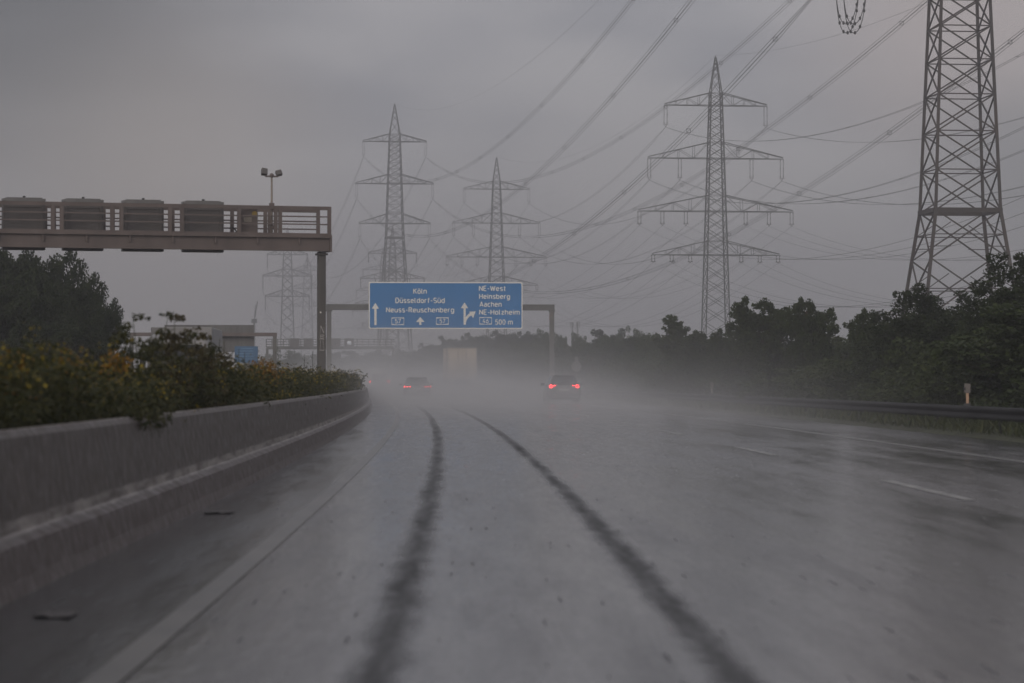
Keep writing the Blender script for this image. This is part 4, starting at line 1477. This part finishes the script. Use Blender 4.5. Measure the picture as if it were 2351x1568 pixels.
def plant_tree(key, loc, rz, sc, label, group=None, name='broadleaf_tree', cat='tree'):
    t_ = thing(name, label, cat, loc, rz, group)
    t_.scale = (sc[0], sc[0], sc[1])
    tm_, cm_ = TREES[key]
    link('trunk', tm_, t_)
    link('crown', cm_, t_)
    return t_


rng = np.random.default_rng(5)


def at_px(px, ytop, Y, key, label, group=None, wpx=None, name='broadleaf_tree', H0=None):
    """a tree whose top shows at (px, ytop) standing Y metres ahead"""
    p = P(px, ytop, Y)
    me = TREES[key][1]
    co_ = np.empty(len(me.vertices) * 3, np.float32)
    me.vertices.foreach_get('co', co_)
    co_ = co_.reshape(-1, 3)
    H = co_[:, 2].max()
    sz_ = p.z / H
    wd = np.percentile(co_[:, 0], 98) - np.percentile(co_[:, 0], 2)
    sx_ = (wpx * Y / F) / wd if wpx else sz_
    return plant_tree(key, (p.x, Y, 0), float(rng.random() * 6.28) if not wpx else float(rng.random() * 0.6), (sx_, sz_), label, group, name)


# distinctive trees on the right, nearest first
at_px(2385, 560, 84, 'nearR', 'dark tall tree cut by the right edge of the photo, nearest in the row', wpx=300)
at_px(2290, 690, 92, 'nearR2', 'dark bush-like tree below the near pylon beside the edge tree', wpx=190)
at_px(2150, 652, 96, 'nearR', 'dark bushy tree standing in front of the near pylon foot', wpx=270)
at_px(2085, 690, 102, 'nearR2', 'dark leafy tree on the left flank of the tree at the pylon foot', wpx=190)
at_px(2215, 735, 90, 'nearR2', 'low dark shrubby tree between the two trees under the near pylon', wpx=190)
at_px(2015, 706, 112, 'loose', 'lighter feathery tree just left of the near pylon foot', wpx=105)
at_px(1868, 680, 118, 'loose', 'ragged tree with a leaning top shoot, right one of the dark pair', wpx=100)
at_px(1762, 678, 122, 'loose', 'ragged dark tree with see-through crown, left one of the dark pair', wpx=125)
at_px(1690, 752, 136, 'loose', 'small tree with one upright shoot at the foot of the clear pylon', wpx=90)
at_px(1563, 720, 150, 'spire', 'slim pointed sapling sticking up from the hedge left of the clear pylon', wpx=95)
at_px(1622, 757, 146, 'loose', 'low bushy treetop between the pointed sapling and the clear pylon', wpx=110)

# the wall of bushes behind the rail
gH = 'trees in the green wall behind the guard rail'
labs = ['bushy green tree in the dense row behind the guard rail', 'hazy bushy tree in the row behind the guard rail, near the sign post',
        'faint grey-green tree of the row beyond the sign post']
kinds = ['wallA', 'wallB', 'wallC', 'wallD']
TOPS = {k_: max(v_.co.z for v_ in TREES[k_][1].vertices) for k_ in kinds}
i = 0
for s in np.arange(75, 430, 4.6):
    for lane in (0, 1, 2):
        if lane == 2 and i % 2:
            continue
        x = 16.0 + 2.6 * lane + rng.normal() * 0.5
        ss = s + rng.normal() * 1.0 + lane * 1.5
        p = road(x, ss, 0)
        # wanted skyline height above the ground
        h = np.interp(s, [70, 90, 105, 120, 140, 170, 200, 235, 300, 430], [4.4, 3.6, 3.0, 2.9, 3.3, 4.1, 4.5, 4.8, 5.2, 6.7])
        h *= (0.70, 0.92, 1.0)[lane] * (0.9 + 0.2 * rng.random())
        key = kinds[int(rng.integers(4))]
        base = TOPS[key]
        w_ = 0.75 + 0.3 * rng.random()
        lab = labs[0] if s < 190 else (labs[1] if s < 260 else labs[2])
        plant_tree(key, tuple(p), float(rng.random() * 6.28), (w_, h / base), lab, gH + ('' if s < 190 else (' near the sign' if s < 260 else ' in the haze')), 'hedge_tree')
    i += 1

# distant trees over the road, behind the sign
gD = 'distant trees on the hazy horizon'
for px, yt, Y, wpx in ((985, 786, 470, 70), (1040, 770, 450, 110), (1100, 763, 430, 110), (1165, 758, 420, 110), (1215, 760, 400, 90), (1265, 752, 330, 70),
                       (1300, 762, 320, 60), (1345, 760, 300, 70), (1395, 752, 285, 80), (1440, 746, 270, 80), (1492, 752, 250, 80),
                       (640, 800, 520, 80), (700, 803, 560, 90), (770, 806, 600, 90), (830, 803, 640, 90), (890, 806, 640, 90), (945, 800, 600, 80),
                       (590, 800, 480, 70), (905, 812, 560, 60), (860, 812, 700, 80)):
    if px > 1240:
        at_px(px, yt, Y, kinds[int(rng.integers(4))], 'rounded hazy treetop on the skyline right of the sign post', 'hazy treetops right of the sign post', wpx)
    elif px > 960:
        at_px(px, yt, Y, 'big', 'grey-green hazy tree below the lower edge of the blue sign', gD + ' below the sign', wpx)
    else:
        at_px(px, yt, Y, kinds[int(rng.integers(4))], 'very faint distant tree beneath the far gantry', gD + ' at the far gantry', wpx)

# dark trees on the left
at_px(-40, 560, 128, 'big', 'tall dark tree at the left edge under the gantry beam', wpx=260)
at_px(70, 566, 124, 'big', 'broad dark tree under the left gantry display boxes', wpx=250)
at_px(150, 622, 120, 'big', 'dark tree on the falling shoulder of the left tree mass', wpx=190)
at_px(205, 680, 116, 'big', 'lowest dark tree at the right end of the left tree mass', wpx=140)
at_px(30, 640, 112, 'big', 'dark filling tree in front of the left tree mass', wpx=220)
at_px(130, 730, 110, 'big', 'low dark bush tree at the foot of the left tree mass', wpx=200)

# ------------------------------------------------------------------ median weeds
def weeds(name, n, s_rng, x_rng, h_rng, leaf, mats, seed, flower=None, leaves=14, power=1.0, zb=0.1):
    rng = np.random.default_rng(seed)
    C_, A_, B_ = [], [], []
    FC, FA, FB = [], [], []
    u = rng.random(n) ** power
    ss = s_rng[0] + (s_rng[1] - s_rng[0]) * u
    xs = x_rng[0] + (x_rng[1] - x_rng[0]) * rng.random(n)
    # clumpy height variation
    hv = 0.5 + 0.28 * np.sin(ss * 1.7 + 3 * np.sin(xs * 2.0)) * np.sin(ss * 0.53 + 1.0) + 0.30 * np.sin(ss * 0.37 + 0.6 * np.sin(ss * 0.11))
    hs = h_rng[0] + (h_rng[1] - h_rng[0]) * (0.72 * hv + 0.40 * rng.random(n) ** 1.6)
    gap = np.abs(np.abs(xs) - 0.068 * ss + 0.00013 * ss ** 2) < 0.16
    hs = np.where(gap & (ss > 40) & (ss < 90), np.minimum(hs, 0.86), hs)
    for s, x, h in zip(ss, xs, hs):
        p0 = np.array(road(x, s, zb))
        lean = rng.normal(size=2) * 0.14 * h
        m = leaves
        f = rng.random(m) ** 0.7
        c = p0 + np.stack([lean[0] * f ** 2, lean[1] * f ** 2, h * f], 1) + rng.normal(size=(m, 3)) * np.array([0.07, 0.07, 0.03])
        d = rnd_dirs(rng, m); d[:, 2] = d[:, 2] * 0.6 + 0.55; d /= np.linalg.norm(d, axis=1, keepdims=True)
        b = np.cross(d, rnd_dirs(rng, m))
        b /= np.linalg.norm(b, axis=1, keepdims=True) + 1e-9
        sz_ = leaf * (0.6 + 0.9 * rng.random(m))[:, None] * (1 + s / 90)
        C_.append(c); A_.append(d * sz_); B_.append(b * sz_ * 0.34)
        if flower and rng.random() < flower[0]:
            k_ = flower[1]
            c = p0 + np.array([lean[0], lean[1], h]) + rng.normal(size=(k_, 3)) * np.array([0.05, 0.05, 0.035])
            d = rnd_dirs(rng, k_); d[:, 2] *= 0.4
            b = np.cross(d, rnd_dirs(rng, k_))
            b /= np.linalg.norm(b, axis=1, keepdims=True) + 1e-9
            sz_ = flower[2] * (0.6 + 0.8 * rng.random(k_))[:, None] * (1 + s / 110)
            FC.append(c); FA.append(d * sz_); FB.append(b * sz_)
    me = quads_mesh(name, np.concatenate(C_), np.concatenate(A_), np.concatenate(B_), mats)
    fm = quads_mesh('flowers', np.concatenate(FC), np.concatenate(FA), np.concatenate(FB), flower[3]) if FC else None
    return me, fm


me, fm = weeds('median_weeds', 9000, (13, 120), (-3.9, -2.98), (0.80, 1.42), 0.022, M_weed, 21, (0.22, 5, 0.010, M_yellow), 26, 1.8)
mw = link('median_weeds', me); tag(mw, 'dense green weeds dotted with yellow flowers behind the concrete barrier', 'weeds', kind='stuff')
o = link('flowers', fm, mw); o['kind'] = 'stuff'
me, fm = weeds('brown_weeds', 3400, (13, 120), (-5.6, -3.1), (0.7, 1.45), 0.022, M_weedb, 22, (0.08, 5, 0.011, M_yellow), 18, 1.5)
mw2 = link('brown_weeds', me); tag(mw2, 'browned weeds mixed among the green growth on the central strip', 'weeds', kind='stuff')
o = link('flowers', fm, mw2); o['kind'] = 'stuff'
# overhanging tuft on the barrier top
me, fm = weeds('leaves', 26, (24.3, 26.6), (-2.95, -2.70), (0.06, 0.17), 0.024, M_weed, 23, None, 22, 1.0, 0.80)
ow = thing('overhanging_plant', 'tuft of green weed spilling over the top of the concrete barrier', 'plant', road(-2.85, 25.4, 0.8))
link('leaves', me, ow).matrix_parent_inverse = Matrix.Translation(-ow.location)
b_ = MB()
for q in range(9):
    a = road(-2.85, 24.6 + 0.2 * q, 0.84)
    b_.tube([a, a + Vector((0.10, 0.05, 0.10)), a + Vector((0.17, 0.12, 0.05)), a + Vector((0.19, 0.16, -0.06 - 0.012 * (q * 5 % 7)))], [0.005, 0.004, 0.003, 0.002], 4)
st_ = b_.build('stem', M_stalk, ow)
st_.matrix_parent_inverse = Matrix.Translation(-ow.location)

# grass on the verge
def grass(name, n, s0, s1, x0, x1, h, seed, label):
    rng = np.random.default_rng(seed)
    u = rng.random(n) ** 1.7
    s = s0 + (s1 - s0) * u
    x = x0 + (x1 - x0) * rng.random(n)
    t = s / RAD
    c = np.stack([-RAD + (RAD + x) * np.cos(t), (RAD + x) * np.sin(t), np.full(n, 0.05)], 1)
    hh = h * (0.5 + rng.random(n))
    c[:, 2] += hh * 0.5
    a = rnd_dirs(rng, n); a[:, 2] *= 0.1
    a *= (0.012 + s / 4500)[:, None]
    b = np.stack([rng.normal(size=n) * 0.3 * hh, rng.normal(size=n) * 0.3 * hh, hh * 0.5], 1)
    o = link(name, quads_mesh(name, c, a, b, M_grass))
    return tag(o, label, 'grass', kind='stuff')


grass('verge_grass', 26000, 30, 300, 10.95, 14.5, 0.26, 31, 'dark wet grass on the verge beside the guard rail')

# individual plants on the central strip
def flower_clump(label, c, W_, H, seed, group):
    rng = np.random.default_rng(seed)
    t_ = thing('goldenrod', label, 'wildflower', c, 0, group)
    n = 16
    C_, A_, B_, FC, FA, FB = [], [], [], [], [], []
    sb = MB()
    for i in range(n):
        a = rng.random() * math.tau
        r = W_ / 2 * rng.random() ** 0.6
        h = H * (0.78 + 0.24 * rng.random())
        p1 = np.array([math.cos(a) * r, math.sin(a) * r, h])
        p0 = p1 * np.array([0.35, 0.35, 0])
        sb.tube([p0, p0 * 0.5 + p1 * 0.5, p1], 0.006, 4)
        m = 16
        f = rng.random(m)[:, None]
        C_.append(p0 + (p1 - p0) * f * 0.92 + rng.normal(size=(m, 3)) * 0.045)
        d = rnd_dirs(rng, m); b = np.cross(d, rnd_dirs(rng, m)); b /= np.linalg.norm(b, axis=1, keepdims=True)
        s_ = (0.035 + 0.03 * rng.random(m))[:, None]
        A_.append(d * s_); B_.append(b * s_ * 0.4)
        k_ = 24
        FC.append(p1 + rng.normal(size=(k_, 3)) * np.array([0.055, 0.055, 0.05]))
        d = rnd_dirs(rng, k_); b = np.cross(d, rnd_dirs(rng, k_)); b /= np.linalg.norm(b, axis=1, keepdims=True)
        s_ = (0.010 + 0.013 * rng.random(k_))[:, None]
        FA.append(d * s_); FB.append(b * s_)
    sb.build('stem', M_stalk, t_)
    link('leaves', quads_mesh('leaves', np.concatenate(C_), np.concatenate(A_), np.concatenate(B_), M_weed), t_)
    link('blossom', quads_mesh('blossom', np.concatenate(FC), np.concatenate(FA), np.concatenate(FB), M_orange), t_)


gG = 'orange goldenrod clumps in the weeds'
for px, yt, Y, wpx, lab in ((577, 836, 46, 62, 'largest orange goldenrod clump, just left of the gantry post foot'),
                            (612, 842, 49, 40, 'second orange goldenrod clump leaning against the largest one'),
                            (150, 822, 24, 55, 'orange flower head rising from the weeds at the far left'),
                            (262, 832, 28, 42, 'pair of orange flower heads in front of the dark left trees'),
                            (655, 852, 58, 40, 'small dull orange flower clump beside the glaring headlights'),
                            (25, 838, 21, 60, 'yellow-orange flower head at the very left edge')):
    p = P(px, yt, Y)
    flower_clump(lab, (p.x, Y, 0.1), wpx * Y / F, p.z - 0.1, int(px), gG)


def sapling(label, px, ytop, Y, wpx, seed, material, dens=1.0, group=None):
    p = P(px, ytop, Y)
    H = p.z - 0.1
    W_ = wpx * Y / F
    rng = np.random.default_rng(seed)
    t_ = thing('wild_shrub', label, 'shrub', (p.x, Y, 0.1), 0, group)
    sb = MB()
    cen, rad = [], []
    for i in range(7):
        a = i * 2.4
        r = W_ / 2 * (0.3 + 0.8 * rng.random())
        e = Vector((math.cos(a) * r, math.sin(a) * r, H * (0.72 + 0.28 * rng.random())))
        m_ = Vector((e.x * 0.35, e.y * 0.35, e.z * 0.55))
        sb.tube([(0, 0, 0), m_, e], [0.014, 0.009, 0.003], 5)
        for j in range(6):
            f = 0.45 + 0.55 * j / 5
            c = Vector((0, 0, 0)).lerp(m_, 1).lerp(e, (f - 0.4) / 0.6)
            w2 = c + Vector(rng.normal(size=3) * 0.09)
            sb.tube([c, w2], 0.003, 3)
            cen.append(np.array(w2)); rad.append(0.055 + 0.05 * rng.random())
    sb.build('stem', M_stalk, t_, True)
    c, a, b = leaf_cloud(rng, cen, rad, int(19 * dens), 0.023, 0.42)
    link('leaves', quads_mesh('leaves', c, a, b, material), t_)


gS = 'tall wild shrubs in the median'
sapling('tall feathery shrub with open umbrella crown, left of its browner neighbour', 335, 705, 30, 95, 41, M_weed, 1.2, gS)
sapling('tall brownish-leaved shrub in front of the dark sign back', 402, 698, 32, 95, 42, M_weedb, 1.6, gS)
sapling('shorter drooping shrub on the right flank of the brownish shrub', 452, 738, 34, 80, 43, M_weedb, 1.5, gS)
sapling('short green shrub between the left trees and the feathery shrub', 285, 770, 29, 80, 44, M_weed, 1.3, gS)
sapling('low leafy shrub right of the tall shrubs, before the small blue sign', 495, 775, 37, 60, 45, M_weed, 1.5, gS)
sapling('small leafy shrub filling the gap below the brownish shrub', 425, 775, 33, 75, 46, M_weed, 1.5, gS)
sapling('low brown shrub under the drooping shrub, before the sign back', 470, 800, 36, 70, 47, M_weedb, 1.4, gS)
gT = 'bare dry stalks above the weeds'
for px, yt, Y, dx, lab in ((505, 778, 40, 10, 'bare dry stalk leaning right beside the low leafy shrub'), (515, 782, 41, -3, 'bare upright stalk just right of the leaning one'),
                           (549, 800, 44, 2, 'thin stalk crossing the left half of the small blue sign'), (562, 808, 45, 1, 'short thin stalk crossing the middle of the small blue sign'),
                           (638, 795, 52, -5, 'curved bare stalk standing between the small blue sign and the gantry post'),
                           (700, 812, 60, 4, 'faint bare stalk left of the gantry post'), (718, 806, 62, 1, 'faint upright stalk nearest the gantry post')):
    p = P(px, yt, Y)
    b_ = MB()
    h = p.z - 0.1
    dd = dx * Y / F
    b_.tube([(p.x - dd * 1.5, Y, 0.1), (p.x - dd * 0.5, Y, 0.1 + h * 0.6), (p.x, Y, 0.1 + h)], [0.009, 0.008, 0.004], 5)
    for q in range(5):
        f = 0.55 + 0.09 * q
        b_.tube([(p.x - dd * (1 - f), Y, 0.1 + h * f), (p.x - dd * (1 - f) + (0.05 if q % 2 else -0.05), Y, 0.1 + h * f + 0.06)], 0.004, 4)
    tag(b_.build('dry_stalk', M_stalk), lab, 'plant stalk', gT)

# debris on the hard strip
for px, py, w_, lab in ((130, 1412, 0.12, 'dark rag of debris on the wet hard strip at the lower left'), (505, 1177, 0.16, 'flat brown strip of debris beside the barrier foot')):
    d = py - VY
    Y = F * CAM_H / d
    x = (px - VX) * Y / F
    rr = np.random.default_rng(px)
    b_ = MB()
    b_.loft([[(x + (i / 6 - 0.5) * w_ * 1.6, Y + 0.5 * math.sin(a) * 0.35 * (0.5 + rr.random()), 0.006 + max(0, math.cos(a)) * 0.012 * (0.4 + rr.random())) for a in np.linspace(0, math.tau, 7)[:-1]] for i in range(7)])
    tag(b_.build('road_debris', mat('debris_brown', (0.034, 0.026, 0.022), 0.5, 0.3, 20)), lab, 'debris')

# ------------------------------------------------------------------ air: haze box and road spray
def volume_mat(name, density, colour, aniso):
    m = bpy.data.materials.new(name)
    m.use_nodes = True
    t = m.node_tree
    t.nodes.clear()
    out = nn(t, 'ShaderNodeOutputMaterial')
    v = nn(t, 'ShaderNodeVolumePrincipled')
    v.inputs['Density'].default_value = density
    v.inputs['Color'].default_value = (*colour, 1)
    v.inputs['Anisotropy'].default_value = aniso
    t.links.new(v.outputs[0], out.inputs['Volume'])
    return m


HZ = MB()
HZ.box((0, 1170, 47), (4860, 2520, 96))
hz = HZ.build('haze', volume_mat('haze_air', 0.0010, (0.97, 0.955, 0.98), 0.65))
tag(hz, kind='stuff')


def spray_material():
    """spray thins out upwards, thickens away from the bare road ahead and drifts in loose swathes"""
    m = bpy.data.materials.new('tyre_spray')
    m.use_nodes = True
    t = m.node_tree
    t.nodes.clear()
    out = nn(t, 'ShaderNodeOutputMaterial')
    v = nn(t, 'ShaderNodeVolumePrincipled')
    v.inputs['Color'].default_value = (0.945, 0.94, 0.945, 1)
    v.inputs['Anisotropy'].default_value = 0.2
    t.links.new(v.outputs[0], out.inputs['Volume'])
    tcn = nn(t, 'ShaderNodeTexCoord')
    sep = nn(t, 'ShaderNodeSeparateXYZ')
    t.links.new(tcn.outputs['Object'], sep.inputs[0])
    n = nn(t, 'ShaderNodeTexNoise')
    n.inputs['Scale'].default_value = 1.0
    n.inputs['Detail'].default_value = 2.0
    mpn = nn(t, 'ShaderNodeMapping')
    mpn.inputs['Scale'].default_value = (0.16, 0.035, 0.4)
    t.links.new(tcn.outputs['Object'], mpn.inputs[0])
    t.links.new(mpn.outputs[0], n.inputs['Vector'])
    wisp = map_range(t, n.outputs[0], 0.32, 0.68, 0.45, 1.55)
    low = math_node(t, 'MULTIPLY', math_node(t, 'POWER', 2.718, math_node(t, 'MULTIPLY', sep.outputs[2], -1.0 / 0.9)), SPRAY_LOW)
    high = math_node(t, 'MULTIPLY', math_node(t, 'POWER', 2.718, math_node(t, 'MULTIPLY', sep.outputs[2], -1.0 / 3.2)), SPRAY_HIGH)
    d = math_node(t, 'ADD', math_node(t, 'MULTIPLY', low, map_range(t, sep.outputs[1], 40, 150, 0, 1, True)),
                  math_node(t, 'MULTIPLY', high, math_node(t, 'MULTIPLY', map_range(t, sep.outputs[1], 120, 240, 0, 1, True), map_range(t, sep.outputs[1], 290, 420, 1, 0.25, True))))
    side = math_node(t, 'ABSOLUTE', math_node(t, 'ADD', math_node(t, 'SUBTRACT', sep.outputs[0], 3.0),
                     math_node(t, 'MULTIPLY', math_node(t, 'POWER', sep.outputs[1], 2.0), 0.5 / RAD)))
    d = math_node(t, 'MULTIPLY', d, map_range(t, side, 4.5, 10.5, 1, 0.0, True))
    t.links.new(math_node(t, 'MULTIPLY', d, wisp), v.inputs['Density'])
    return m


SPRAY_LOW, SPRAY_HIGH = 0.056, 0.0078
b_ = MB()
b_.loft([[road(-15, s, 12.0), road(25, s, 12.0), road(25, s, 0.02), road(-15, s, 0.02)] for s in np.linspace(36, 520, 14)])
o = b_.build('road_spray', spray_material())
tag(o, 'low veil of white tyre spray hanging over the wet road', 'spray', kind='stuff')
